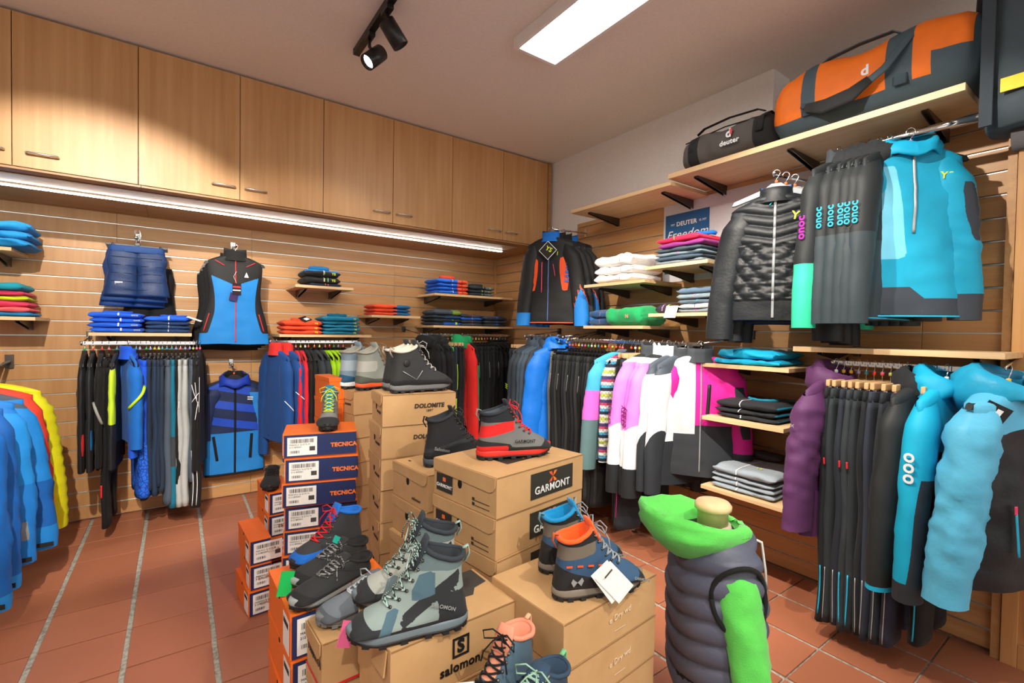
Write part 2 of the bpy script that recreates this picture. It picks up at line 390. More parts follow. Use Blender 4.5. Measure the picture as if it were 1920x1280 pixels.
def rail(label, wall, a0, a1, z, off, oval=False, b0=.0, b1=.0, mat=None, drop=.05):
    """garment rail held off the wall by two arms"""
    L = a1-a0; mid = (a0+a1)/2
    t = thing('garment_rail', label, 'clothes rail', (mid, 0, z) if wall == 'b' else (0, mid, z), 0 if wall == 'b' else -PI/2, 'chrome rails for hanging clothes')
    if oval: MB().tube([(-L/2, -off, 0), (L/2, -off, 0)], .011, 14, flat=1.5).build('bar', M_chrome, t)
    else: MB().box((0, -off, 0), (L, .012, .024), bev=.002).build('bar', M_chrome, t)
    for e, bx in ((-1, b0), (1, b1)):
        MB().tube([(e*L/2+bx, -.012, drop), (e*(L/2-.01), -off+.01, .004)], .006, 8).build('arm', M_chrome, t)
        MB().box((e*L/2+bx, -.010, drop), (.03, .02, .055), bev=.003).build('wall_plate', M_steel, t)
        MB().lathe([(.014, -.006), (.016, 0), (.014, .006)], 12, (e*L/2, -off, 0), 0, Ry(PI/2)).build('end_cap', M_chrome, t)
    return t
ZA, ZBm, ZC, ZD, ZE, ZF, ZG = 1.258, 1.268, 1.335, 1.338, 1.318, 2.262, 1.252
rail('chrome rail of trousers under the bright blue folded tops', 'b', -3.40, -2.79, ZA, .335)
rail('chrome rail of jackets under the orange and teal stacks', 'b', -2.31, -1.63, ZBm, .335)
rail('chrome rail of dark trousers in the corner', 'b', -1.06, -.06, ZC, .36, b0=-.02)
rail('chrome rail of jackets under the black and orange jackets', 'r', -1.60, -1.10, ZD, .40)
rail('chrome rail of pink and white ski jackets', 'r', -2.81, -1.655, ZE, .40, b0=-.0, b1=.09, drop=.062)
rail('oval chrome rail under the top shelf', 'r', -3.94, -3.47, ZF, .30, True, drop=.03)
rail('chrome rail of black trousers below the long empty shelf', 'r', -4.03, -3.45, ZG, .31)
def face_arm(label, wall, a, z, L, drop=.04):
    t = thing('display_arm', label, 'display arm', (a, 0, z) if wall == 'b' else (0, a, z), 0 if wall == 'b' else -PI/2, 'face-out arms on the slatwall')
    MB().box((0, -.004, 0), (.03, .008, .07), bev=.002).build('wall_plate', M_chrome, t)
    MB().tube([(0, 0, 0), (0, -L, -drop)], .007, 10).build('arm', M_chrome, t)
    MB().tube([(0, -L, -drop), (0, -L-.004, -drop+.022)], .009, 10).build('end_stop', M_chrome, t)
face_arm('chrome arm holding the blue vest', 'b', -2.535, 2.02, .30)
face_arm('chrome arm holding the navy shorts', 'b', -3.13, 2.01, .25)
face_arm('chrome hook holding the striped blue jacket', 'b', -2.545, 1.085, .10, .02)
face_arm('chrome arm holding the black and orange jackets', 'r', -1.42, 2.245, .38, .02)
face_arm('chrome arm holding the quilted black jackets', 'r', -3.205, 2.245, .42, .05)
# ================================================================== GARMENT BUILDERS
def sgnpow(v, p): return math.copysign(abs(v)**p, v)
def nz(x, y, z): return noise.noise(Vector((x, y, z)))
def interp(tab, t):
    for (a, va), (b, vb) in zip(tab[:-1], tab[1:]):
        if t <= b: return va+(vb-va)*((t-a)/(b-a) if b > a else 0)
    return tab[-1][1]
HK = {}
def hanger(kind, loc, rot, bead, label, group, tilt=0):
    """clothes hanger; origin where the hook meets the rail; bar along local X"""
    t = thing('clothes_hanger', label, 'hanger', loc, rot, group)
    if tilt: t.rotation_euler.y = tilt
    if not HK:
        pts = [(-.016, 0, -.016)]+[(.016*math.cos(a), 0, -.010+.017*math.sin(a)) for a in [PI*(1-k/8)*1.0 for k in range(9)]]+[(.010, 0, -.025), (0, 0, -.04), (0, 0, -.085)]
        HK['hook'] = MB().tube(pts, .0019, 6).mesh('hook', M_chrome)
        b = MB().box((0, 0, -.095), (.030, .016, .022), bev=.003); b.box((0, 0, -.106), (.34, .010, .012), bev=.002); HK['clip_bar'] = b.mesh('bar', M_black)
        b = MB().box((0, 0, -.019), (.022, .018, .034), bev=.003); b.tube([(-.008, -.013, -.002), (.0, -.016, .010), (.008, -.013, -.002)], .0018, 5); HK['clip'] = b.mesh('clip', M_black)
        b = MB().box((0, 0, -.021), (.026, .016, .030), bev=.003); HK['clip_chrome'] = b.mesh('clip', M_chrome)
        HK['wood_bar'] = MB().box((0, 0, -.099), (.33, .016, .030), bev=.005).mesh('bar', wood('hanger_beech', (.72, .47, .24), (.60, .36, .16), 'x'))
        for nm, mt in (('sh_black', M_black), ('sh_grey', plain('hanger_grey_plastic', (112, 122, 132), .4))):
            poly = [(-.20, -.155), (-.19, -.135), (-.05, -.085), (-.022, -.062), (.022, -.062), (.05, -.085), (.19, -.135), (.20, -.155), (.185, -.155), (.05, -.112), (-.05, -.112), (-.185, -.155)]
            HK[nm] = MB().prism(poly, .022).mesh('shoulders', mt)
    put('hook', HK['hook'], t)
    k = ('bead',)+tuple(bead)
    if k not in HK: HK[k] = MB().lathe([(.004, -.008), (.0075, -.006), (.0075, .006), (.004, .008)], 10).mesh('size_bead', plain('bead_%d_%d_%d' % tuple(bead), bead, .35))
    put('size_bead', HK[k], t, (0, 0, -.052))
    if kind in ('clip', 'wood'):
        put('bar', HK['clip_bar' if kind == 'clip' else 'wood_bar'], t)
        for s in (-1, 1): put('clip', HK['clip' if kind == 'clip' else 'clip_chrome'], t, (s*.13, 0, -.106))
    else: put('shoulders', HK['sh_black' if kind == 'black' else 'sh_grey'], t)
    return t
def set_mask(me, vals):
    for j in range(3):
        at = me.attributes.new('m%d' % (j+1), 'FLOAT', 'POINT')
        at.data.foreach_set('value', [(vals[i][j] if i < len(vals) and j < len(vals[i]) else -1.0) for i in range(len(me.vertices))])
def fabmix(cols, kind='shell'):
    """cloth whose panels are cut where the mesh attributes m1, m2, m3 rise above zero"""
    key = 'panelled_'+kind+'_'.join('%d_%d_%d' % tuple(c) for c in cols)
    if key in MATS: return MATS[key]
    m = fab(cols[0], kind).copy(); m.name = key[:60]; nt = m.node_tree; b = nt.nodes['Principled BSDF']
    v = coords(nt); n_ = noise_tex(nt, 16, 3, v)
    def shade(c):
        c = lin(c); return mixc(nt, n_.outputs[0], tuple(x*.86 for x in c), tuple(min(1, x*1.1) for x in c))
    col = shade(cols[0])
    for j, c in enumerate(cols[1:]):
        at = nt.nodes.new('ShaderNodeAttribute'); at.attribute_name = 'm%d' % (j+1)
        gt = nt.nodes.new('ShaderNodeMath'); gt.operation = 'GREATER_THAN'; gt.inputs[1].default_value = 0; nt.links.new(at.outputs['Fac'], gt.inputs[0])
        col = mixc(nt, gt.outputs[0], col, shade(c))
    nt.links.new(col, b.inputs['Base Color']); MATS[key] = m; return m
class Torso:
    def __init__(s, c):
        s.c = c; s.L = c.get('L', .68); s.SW = c.get('SW', .42); s.HW = c.get('HW', .46); s.T = c.get('T', .09); s.drop = c.get('drop', .055); s.nk = c.get('nk', .075); s.wst = c.get('wst', 0)
    def hw(s, z):
        d = -z
        if d <= s.drop: return s.nk+(s.SW/2-s.nk)*(max(d, 0)/s.drop)**.75
        t = (d-s.drop)/(s.L-s.drop)
        return s.SW/2+(s.HW/2-s.SW/2)*t-s.wst*math.sin(PI*min(1, t*1.15))**2
    def th(s, z):
        t = min(1, -z/s.L)
        return s.T/2*interp([(0, .75), (.1, .72), (.35, 1.0), (.75, .95), (1, .9)], t)
    def fy(s, x, z):
        h = s.hw(z); return -s.th(z)*max(0, 1-abs(x/h)**2.6)**(1/2.0)
def jacket(name, label, cat, loc, rot, c, group=None):
    """hanging upper garment. local X width, -Y front, origin at the neck top"""
    T = Torso(c); seed = c.get('seed', random.random()*50); amp = c.get('amp', .008); n = c.get('n', 24); q = c.get('quilt'); sb = c.get('sb', {})
    mats = c['mats']; bc = c.get('bc', lambda u, z, fr: 0); sc = c.get('sc', lambda t, a, s_: 0); lining = c.get('lining', fab((25, 25, 28)))
    t = thing(name, label, cat, loc, rot, group)
    if c.get('tilt'): t.rotation_euler.y = c['tilt']
    rows = [-T.drop*(i/6)**1.25 for i in range(6)]; N = c.get('rows', 26)
    rows += [-T.drop-(T.L-T.drop)*i/N for i in range(N+1)]
    rings = []
    def pt(z, a, sc_=1.0):
        h, d = T.hw(z)*sc_, T.th(z)*sc_
        x = h*sgnpow(math.cos(a), .78); y = d*sgnpow(math.sin(a), .9)
        f = min(1, -z/.18); wv = nz(x*7+seed, (y > 0)*5, z*2.2)*1.4+nz(x*16+seed, 3, z*7)*.6+nz(x*9+seed, 8+(y > 0)*5, z*16)*.45
        yy = y+math.copysign(1, y)*wv*amp*f*(abs(math.sin(a))**.5)
        if q:
            e = q(x, z)
            yy += math.copysign(1, y)*e*abs(math.sin(a))**.6; x += math.copysign(e*.5, x)*abs(math.cos(a))
        zz = z+(nz(x*5+seed, 9, 0)*.012 if -z > T.L*.9 else 0)
        return Vector((x, yy, zz))
    for z in rows: rings.append([pt(z, 2*PI*k/n) for k in range(n)])
    def mf(i, k):
        a = 2*PI*(k+.5)/n; z = (rows[i]+rows[i+1])/2; h = T.hw(z)
        return bc(math.cos(a) if abs(math.cos(a)) > .97 else sgnpow(math.cos(a), .78), z, math.sin(a) < 0)
    mb = MB(); mb.loft(rings, caps=False, mf=mf)
    top = rings[0]; mb.add(top+[sum(top, Vector())/n+Vector((0, 0, .004))], [(k, (k+1) % n, n) for k in range(n)][::1], len(mats), True)
    inner = [rings[-1], [pt(-T.L, 2*PI*k/n, .95)+Vector((0, 0, .004)) for k in range(n)], [pt(-T.L+.10, 2*PI*k/n, .88) for k in range(n)]]
    mb.loft(inner, len(mats), caps=False); mb.add(inner[-1], [tuple(range(n))], len(mats))
    body = mb.build('body', list(mats)+[lining], t)
    mk = c.get('mask')
    if mk:
        vals = []
        for i, z in enumerate(rows):
            for k in range(n):
                a = 2*PI*k/n; vals.append(mk('body', rings[i][k].x, z, math.sin(a) < .05, 0))
        set_mask(body.data, vals)
    if c.get('sleeves', True):
        sl = c.get('SL', .60); spl = c.get('splay', .07); sf = c.get('sf', .0); r0 = c.get('r0', .082); r1 = c.get('r1', .055); ry0 = c.get('sry', .05); sd = c.get('sd', 1.0)
        for sgn in (-1, 1):
            M_ = c.get('srows', 26); rr = []; k_n = 16
            sp = spl if not isinstance(spl, tuple) else spl[0 if sgn < 0 else 1]; sff = sf if not isinstance(sf, tuple) else sf[0 if sgn < 0 else 1]
            ssl = sl if not isinstance(sl, tuple) else sl[0 if sgn < 0 else 1]
            for i in range(M_+1):
                v = i/M_
                cx = T.SW/2-.055+(.04+sp)*(1-(1-v)**1.7); cy = -sff*v*v; cz = -T.drop-.005-ssl*v
                rx = r0+(r1-r0)*v; ry = (ry0+(ry0*.8-ry0)*v)
                if v < .12: rx *= .62+.38*(v/.12); ry *= .55+.45*(v/.12)
                if q and c.get('qs', True): pf = .010*abs(math.sin(PI*v*ssl/c.get('qp', .06)))**.7
                else: pf = 0
                ring = []
                for k in range(k_n):
                    a = 2*PI*k/k_n; ca_, sa_ = math.cos(a)*1.1, math.sin(a)*1.1; wr = (nz(seed+sgn*9+ca_*1.3, sa_*1.3+v*3, v*5)*.9+nz(seed+ca_*2.6, 4+sa_*2.6+v*6, v*13)*.65+nz(seed+ca_*4.5, sa_*4.5-v*9, v*26)*.35)*amp*(.45+.9*math.sin(PI*min(1, v*1.1)))
                    x = cx+(rx+wr+pf)*math.cos(a); y = cy+(ry+wr*.7+pf)*math.sin(a); z = cz+(.32*rx*math.cos(a)*(1-v)*0)
                    if v < .12: z += -.02*(1-v/.12)*math.cos(a)
                    ring.append(Vector((sgn*x, y, z)))
                if sgn < 0: ring.reverse()
                rr.append(ring)
            s_ = MB(); s_.loft(rr, caps=False, mf=lambda i, k, S=sgn: sc((i+.5)/M_, 2*PI*((k if S > 0 else k_n-1-k)+.5)/k_n, S))
            e = rr[-1]; cc = sum(e, Vector())/k_n
            s_.loft([e, [cc+(p-cc)*.85+Vector((0, 0, .003)) for p in e], [cc+(p-cc)*.75+Vector((0, 0, .05)) for p in e]], len(mats), caps=False)
            so = s_.build('sleeve', list(mats)+[lining], t)
            if mk:
                vals = []
                for i in range(M_+1):
                    for k in range(k_n):
                        kk = k if sgn > 0 else k_n-1-k
                        aa = 2*PI*kk/k_n; vals.append(mk('sleeve', aa if aa <= PI else aa-2*PI, i/M_, False, sgn))   # 0 outward, negative to the front
                set_mask(so.data, vals)
    col = c.get('collar')
    if col:
        cm = c.get('colmat', mats[0]); ci = c.get('colin', lining)
        if col == 'stand':
            H = c.get('colh', .06); k_n = 18; pr = []
            for z, s1 in ((-.035, 1.18), (0, 1.0), (H*.6, .98), (H, .97), (H+.003, .90), (H*.5, .86), (-.02, .84)):
                pr.append([Vector((T.nk*1.02*s1*math.cos(2*PI*k/k_n), max(.042, T.th(0)*1.25)*s1*math.sin(2*PI*k/k_n), z-(.018 if math.sin(2*PI*k/k_n) < -.3 else 0)*(z > .01))) for k in range(k_n)])
            MB().loft(pr, caps=False, mf=lambda i, k: 0 if i < 4 else 1).build('collar', [cm, ci], t)
        else:
            # hood resting folded on the back and around the neck
            k_n = 28; m_n = 14; hb = c.get('hoodb', .055); pr = []
            dy = max(.05, T.th(0)*1.2)
            for k in range(k_n+1):
                a = 2*PI*(k % k_n)/k_n-PI/2
                back = (1+math.sin(a))/2; R = T.nk+.006
                cx, cy = R*math.cos(a), (dy+.012*back)*math.sin(a)
                lo = -.045-.012*math.cos(4*a)-hb*.9*back**2; hi = .010+.055*back**.7+hb*.35*back; wd = .010+hb*.55*back**1.6; ring = []
                for j in range(m_n):
                    b = 2*PI*j/m_n; sb, cb = math.sin(b), math.cos(b)
                    wv = nz(seed+math.cos(a)*2.2, math.sin(a)*2.2+7, sb*1.6)*(.010+.012*back)+nz(seed+math.cos(a)*6, math.sin(a)*6, sb*4)*.005
                    z = (hi+lo)/2+(hi-lo)/2*sb; fl_ = .020*(1-sb)*.5
                    r_ = (wd*(.7 if cb < 0 else 1.3))*cb+wv+fl_
                    ring.append(Vector((cx+r_*math.cos(a), cy+r_*math.sin(a), z+wv*.6)))
                pr.append(ring)
            MB().loft(pr, caps=False, mf=lambda i, j: 1 if 4 <= j <= 9 and c.get('hoodin') else 0).build('hood', [cm, c.get('hoodin', cm)], t)
    z0 = c.get('zip')
    if z0:
        zm, za, zb = z0[0], z0[1], z0[2]; k = 3*n//4; x0 = z0[3] if len(z0) > 3 else 0; wz = z0[4] if len(z0) > 4 else .006
        pts = []
        for i, z in enumerate(rows):
            if -za >= z >= -zb:
                p = pt(z, -PI/2+x0); pts.append(Vector((p.x, p.y-.0035, p.z)))
        if len(pts) > 1: MB().tube(pts, wz/2+.001, 6, flat=.6, up=(0, 1, 0)).build('zip', zm, t)
    for ex in c.get('extra', []):
        kind = ex[0]
        if kind == 'strip':      # narrow strip on the front: material, x0,z0,x1,z1,width[,side]
            _, nm, m_, xa, z_a, xb, z_b, wd = ex[:8]; sd_ = ex[8] if len(ex) > 8 else -1
            pts = [(xa+(xb-xa)*i/8, 0, z_a+(z_b-z_a)*i/8) for i in range(9)]
            pts = [(x, sd_*-1*(T.fy(x, z))+sd_*(.004+amp*.55), z) for x, y, z in pts]
            MB().tube(pts, wd/2, 6, flat=.35, up=(0, 1, 0)).build(nm, m_, t)
        elif kind == 'text':     # string,size,mat,x,z,angle
            _, st, sz, m_, x, z, an = ex[:7]
            text('logo', st, sz, m_, t, (x, T.fy(x, z)-.006-amp*.6, z), (PI/2, an, 0), bold=sz*.02)
        elif kind == 'stext':    # lettering running down the outside of the sleeve on side sg
            _, st, sz, m_, v, sg = ex[:6]; yo = ex[6] if len(ex) > 6 else 0
            spl = c.get('splay', .07); spl = spl if not isinstance(spl, tuple) else spl[0 if sg < 0 else 1]; r0 = c.get('r0', .082); r1 = c.get('r1', .055); ssl = c.get('SL', .6); ssl = ssl if not isinstance(ssl, tuple) else ssl[0 if sg < 0 else 1]
            x = T.SW/2-.055+(.04+spl)*(1-(1-v)**1.7)+r0+(r1-r0)*v+.006+amp*.7
            text('logo', st, sz, m_, t, (sg*x, yo, -T.drop-ssl*v), Matrix(((0, 0, sg), (-sg*0, 1*sg, 0), (-1, 0, 0))).to_euler() if 0 else (Ry(sg*PI/2) @ Rz(PI/2*0)).to_euler(), bold=sz*.02)
        elif kind == 'sstrip':   # narrow strip on the sleeve: name, mat, side, a0, v0, a1, v1, width (a=0 faces outward, negative to the front)
            _, nm, m_, sg, a0, v0, a1, v1, wd = ex
            spl = c.get('splay', .07); spl = spl if not isinstance(spl, tuple) else spl[0 if sg < 0 else 1]; r0 = c.get('r0', .082); r1 = c.get('r1', .055); ssl = c.get('SL', .6); ssl = ssl if not isinstance(ssl, tuple) else ssl[0 if sg < 0 else 1]; ry0 = c.get('sry', .05); sff = c.get('sf', 0); sff = sff if not isinstance(sff, tuple) else sff[0 if sg < 0 else 1]
            pts = []
            for i in range(11):
                a = a0+(a1-a0)*i/10; v = v0+(v1-v0)*i/10; off = .004+amp*.25
                pts.append((sg*(T.SW/2-.055+(.04+spl)*(1-(1-v)**1.7)+(r0+(r1-r0)*v+off)*math.cos(a)), -sff*v*v+(ry0*(1-.2*v)+off)*math.sin(a), -T.drop-.005-ssl*v))
            MB().tube(pts, wd/2, 6, flat=.5, up=(1, 0, 0)).build(nm, m_, t)
        elif kind == 'patch':    # material, polygon (x,z) on the front
            _, nm, m_, poly = ex[:4]
            cx = sum(p[0] for p in poly)/len(poly); cz = sum(p[1] for p in poly)/len(poly)
            mb = MB(); mb.add([(x, T.fy(x, z)-.007-amp*.5, z) for x, z in poly], [tuple(range(len(poly)))]); mb.build(nm, m_, t)
    return t
PM = {}
def pants(label, loc, rot, mat, L=1.02, wb=None, group=None, thick=.017, spread=.012, seedi=0, extras=(), name='trousers', cat='trousers', hemw=.085, mats2=None, legc=None):
    """trousers hanging from their waistband; local X width, origin at the top of the waistband"""
    t = thing(name, label, cat, loc, rot, group)
    key = (round(L, 2), seedi % 5, round(thick, 3), hemw, spread)
    if key not in PM:
        seed = 3.7*(seedi % 5)+1; ms = []
        for sgn in (-1, 1):
            rr = []; N = 24; k_n = 12
            for i in range(N+1):
                v = i/N; z = -.035-(L-.035)*v
                cx = sgn*(.088+.02*v); rx = interp([(0, .098), (.22, .115), (.45, .095), (1, hemw)], v); ry = thick*interp([(0, .75), (.15, 1.1), (.5, 1.25), (1, 1.35)], v)
                ring = []
                for k in range(k_n):
                    a = 2*PI*k/k_n; wv = (nz(seed+sgn, a*.8, v*5)+.5*nz(seed, 7+a*2, v*14))*.007
                    ring.append(Vector((cx+rx*sgnpow(math.cos(a), .8)+wv, (ry+wv)*sgnpow(math.sin(a), .8)+nz(seed, sgn*3, v*3)*spread, z)))
                rr.append(ring)
            m = MB(); m.loft(rr, caps=True, mf=lambda i, k: 0); ms.append((m, rr))
        wbm = MB(); rr = []
        for z, s1 in ((0, .96), (-.004, 1.0), (-.04, 1.04), (-.045, 1.0)):
            rr.append([Vector((.182*s1*sgnpow(math.cos(2*PI*k/20), .8), (thick*.85)*s1*sgnpow(math.sin(2*PI*k/20), .8), z)) for k in range(20)])
        wbm.loft(rr)
        PM[key] = (ms, wbm, {})
    ms, wbm, cache = PM[key]
    mk = mat.name+(legc[2] if legc else '')
    if mk not in cache:
        out = []
        for m, rr in ms:
            if legc:
                N = 24; m2 = MB(); m2.v = m.v; m2.f = m.f; m2.sm = m.sm; m2.m = [(legc[0]((i//12+.5)/N, (i % 12)*2*PI/12) if i < 24*12 else 0) for i in range(len(m.f))]
                out.append(m2.mesh('leg', [mat]+legc[1]))
            else: out.append(m.mesh('leg', mat))
        cache[mk] = out
    for me in cache[mk]: put('leg', me, t)
    wm = wb or mat
    if 'wb'+wm.name not in cache: cache['wb'+wm.name] = wbm.mesh('waistband', wm)
    put('waistband', cache['wb'+wm.name], t)
    for ex in extras:   # strips on the visible outer edge: material, side(-1/1), z0,z1,width, y offset
        m_, sd_, za, zb, wd, yo = ex
        pts = []
        for i in range(9):
            z = za+(zb-za)*i/8; v = (-z-.035)/(L-.035); rx = interp([(0, .098), (.22, .115), (.45, .095), (1, hemw)], v)
            pts.append((sd_*(.088+.02*v+rx+.004), yo+nz(3.7*(seedi % 5)+1, sd_*3, v*3)*spread, z))
        MB().tube(pts, wd/2, 6, flat=.5, up=(1, 0, 0)).build('zip', m_, t)
    return t
def folded(label, loc, rot, mats, w=.26, d=.30, h=.035, seed=0, cf=None, zips=(), collar=None, group=None, name='folded_top', cat='folded clothes', amp=.006, logo=None, puff=1.0, sag=0):
    """one folded garment lying flat; local X width, -Y front, origin at the centre of its underside"""
    t = thing(name, label, cat, loc, rot, group)
    mats = mats if isinstance(mats, (list, tuple)) else [mats]; n = 20; NX = 22
    prof = []
    for k in range(n):
        a = 2*PI*k/n; prof.append((sgnpow(math.cos(a), .42), sgnpow(math.sin(a), .62)))
    def ring(u, s1=1.0, dz=0):
        e = abs(u); er = 1-max(0, (e-.80)/.20)**2*.75; x = u*w/2; r = []
        for cy, cz in prof:
            y = cy*d/2*(1-.05*max(0, (e-.85)/.15)); wv = nz(seed+x*9, y*8, cz*2)*amp*1.6+nz(seed+x*25, y*22, cz*3)*amp*.5
            dent = -.25*h*math.exp(-((cz)/.25)**2)*(abs(cy) > .9)*0
            z = h/2+cz*h/2*er*(s1)+(wv if cz > -.4 else 0)*puff
            y2 = y*(1+(.012*(s1-1)))+(nz(seed, x*14, cz*3)*amp*1.5)
            if cz < -.4: z = max(z, .0005)
            r.append(Vector((x+nz(seed+3, y*9, cz)*amp*1.2*(e > .9), y2, z+dz)))
        return r
    us = [-1, -.985, -.95]+[-.9+1.8*i/(NX-4) for i in range(NX-3)]+[.95, .985, 1]
    rings = [ring(u) for u in us]
    MB().loft(rings, mf=(lambda i, k: cf((us[i]+us[min(i+1, len(us)-1)])/2, prof[k][0], prof[k][1])) if cf else None).build('cloth', mats, t)
    for zu, zm, zw in zips:
        rs = []
        for du in (-zw/w, zw/w):
            r = ring(zu+du); rs.append([Vector((p.x, p.y*(1+.006)+(-.0015 if p.y < 0 else 0), p.z+.0022)) for p in r if p.y < d*.35 and (p.z > h*.25)])
        MB().loft(rs, caps=False, closed=False).build('zip', zm, t)
    if collar:
        cx, cm, ch = collar[0], collar[1], collar[2]; pr = []
        for k in range(15):
            a = PI*1.15*k/14-PI*.08; bx = cx*w/2+.075*math.cos(a); by = d*.10-.03+.055*math.sin(a)*-1
            wv = nz(seed+k*.6, 5, 1)*.006
            pr.append([Vector((bx*1.0, by, h*.9)), Vector((bx+.008*math.cos(a), by-.008*math.sin(a), h+ch*.5)), Vector((bx+wv, by, h+ch+wv)), Vector((bx-.010*math.cos(a), by+.010*math.sin(a), h+ch*.5)), Vector((bx-.008*math.cos(a), by+.008*math.sin(a), h*.9))])
        MB().loft(pr, caps=True, closed=True).build('collar', cm, t)
    if logo:
        st, sz, lm, x = logo[:4]; fr = ring(x/(w/2)); yy = min(p.y for p in fr); tp = max(p.z for p in fr)
        if len(logo) > 4 and logo[4] == 'top': text('logo', st, sz, lm, t, (x, -d*.22, tp+.003), (0, 0, 0), bold=sz*.02)
        else: text('logo', st, sz, lm, t, (x, yy-.003, h*.5), (PI/2, 0, 0), bold=sz*.02)
    return t
K_ = fab((15, 16, 18)); K2 = fab((26, 30, 35)); GR = fab((58, 64, 70)); NV = fab((28, 44, 68)); LIME = fab((196, 230, 50)); RED = fab((214, 44, 40)); BLU = fab((18, 104, 196)); BBL = fab((20, 84, 214)); CYN = fab((0, 160, 204), 'shell'); LCY = fab((96, 190, 228), 'nylon'); ORG = fab((235, 82, 36)); LGR = fab((178, 182, 182)); WHT = fab((232, 234, 238)); PNK = fab((228, 120, 222), 'shell'); MAG = fab((222, 30, 150), 'shell'); PUR = fab((88, 46, 92), 'shell'); GRN = fab((20, 150, 92)); SLT = fab((74, 88, 104)); TEAL = fab((14, 110, 138))
YL = plain('yellow_print', (214, 230, 60), .6); WP = plain('white_print', (236, 238, 240), .6); PKP = plain('pink_trim', (235, 60, 110), .5); CYP = plain('cyan_trim', (20, 176, 220), .5); OGP = plain('orange_trim', (240, 92, 40), .5); REDP = plain('red_trim', (222, 40, 48), .5); GYP = plain('silver_trim', (170, 176, 180), .35, .4); MGP = plain('magenta_trim', (236, 30, 170), .5); LMP = plain('lime_trim', (190, 235, 40), .5); BKP = plain('black_print', (18, 18, 20), .6); BLP = plain('blue_print', (28, 120, 220), .6)
def on_back(x, y, ztop): return (x, y, ztop)
# ================================================================== CLOTHES ON THE BACK WALL
BEADS = [(228, 90, 40), (200, 214, 120), (232, 96, 120), (236, 236, 236), (60, 150, 170), (232, 120, 130), (160, 160, 214), (60, 170, 90), (240, 190, 60), (220, 60, 50)]
def bead(): return random.choice(BEADS)
EJ = dict(L=.70, SW=.42, HW=.44, T=.036, SL=.60, splay=.0, r0=.074, r1=.055, sry=.022, amp=.006, n=20, rows=18)
def rail_jacket(label, x, y, zr, rot, mats, hl, hg, hk='black', group=None, jit=True, name='jacket', cat='jacket', hb=None, **k):
    c = dict(EJ); c['mats'] = mats if isinstance(mats, list) else [mats]; c.update(k)
    rr = rot+(random.uniform(-.05, .05) if jit else 0)
    hanger(hk, (x, y, zr+.014), rr, hb or bead(), hl, hg)
    return jacket(name, label, cat, (x, y, zr-.068), rr, c, group)
def rail_pants(label, x, y, zr, rot, mat, hl, hg, hk='clip', **k):
    rr = rot+random.uniform(-.05, .05)
    hanger(hk, (x, y, zr+.014), rr, bead(), hl, hg)
    return pants(label, (x, y, zr-.108), rr, mat, seedi=random.randrange(5), **k)
R9 = PI/2
ORD = ('first', 'second', 'third', 'fourth', 'fifth', 'sixth', 'seventh', 'eighth', 'ninth')
hl, hg = 'black clip hanger on the rail under the bright blue folded tops', 'hangers on the rail under the blue tops'
ya = -.335
def stripe(t0, t1, idx, base=0): return lambda t, a, s: idx if t0 < t < t1 else base
def outer(t0, t1, a0, a1, idx, base=0): return lambda t, a, s: idx if (t0 < t < t1 and a0 < a < a1) else base
rail_jacket('black jacket with a red wedge on the sleeve, first on its rail', -3.385, ya, ZA, R9, [fabmix([(22, 23, 25), (214, 44, 40)])], hl, hg, mask=lambda p, a, t, f, s: (-1,) if p == 'body' else (min(.10-abs(t-.74), .45-abs(a+.55)),), L=.72, SL=.66)
rail_jacket('black jacket with a blue slash on the sleeve', -3.345, ya, ZA, R9, [fabmix([(30, 32, 36), (18, 124, 206)])], hl, hg, mask=lambda p, a, t, f, s: (-1,) if p == 'body' else (min(.09-abs(t-.70), .35-abs(a+.7)),), L=.72, SL=.66)
rail_jacket('black jacket with a pale grey slash on the sleeve', -3.300, ya, ZA, R9, [K_], hl, hg, extra=[('sstrip', 'sleeve_stripe', fab((150, 152, 148)), -1, -.9, .58, .9, .36, .016)], L=.72, SL=.64)
rail_pants('long black trousers with gathered cuffs beside the lime sleeve', -3.265, ya, ZA, R9, K_, hl, hg, L=1.06, extras=[(REDP, -1, -.78, -.86, .010, .008)])
rail_jacket('black jacket with a lime upper sleeve', -3.225, ya, ZA, R9, [fabmix([(30, 32, 36), (196, 230, 50)])], hl, hg, mask=lambda p, a, t, f, s: (-1,) if p == 'body' else (min(.27-abs(t-.30), 1.0-abs(a+.2)),), L=.74, SL=.66)
rail_jacket('blue jacket with a lime slash across the sleeve', -3.165, ya-.05, ZA, R9+.25, [BLU], hl, hg, L=.58, SL=.54, sry=.040, r0=.088, extra=[('sstrip', 'sleeve_stripe', LMP, -1, -1.3, .26, 1.3, .52, .018)], colmat=BBL, collar='stand', colh=.05)
PAT = nodes('blue_patterned_cloth', lin((20, 90, 214)), .8); nt = PAT[1]
vr = nt.nodes.new('ShaderNodeTexVoronoi'); vr.feature = 'DISTANCE_TO_EDGE'; vr.inputs['Scale'].default_value = 42; nt.links.new(coords(nt), vr.inputs['Vector'])
nt.links.new(ramp(nt, vr.outputs['Distance'], [(.04, lin((8, 50, 150))), (.10, lin((24, 104, 226)))]), PAT[2].inputs['Base Color']); PAT = PAT[0]
rail_pants('bright blue trousers with a patterned lower leg', -3.105, ya, ZA, R9+.15, BBL, hl, hg, L=.90, thick=.030, hemw=.10, legc=(lambda v, a: 1 if v > .60 else 0, [PAT], 'pat'))
rail_jacket('plain bright blue jacket between blue trousers', -3.125, ya, ZA, R9, [BBL], hl, hg, L=.62, SL=.60, sry=.03)
rail_pants('blue trousers with a dark checked lower leg', -3.070, ya, ZA, R9, BBL, hl, hg, L=.92, legc=(lambda v, a: 1 if v > .6 and int(v*40) % 2 else 0, [K_], 'chk'))
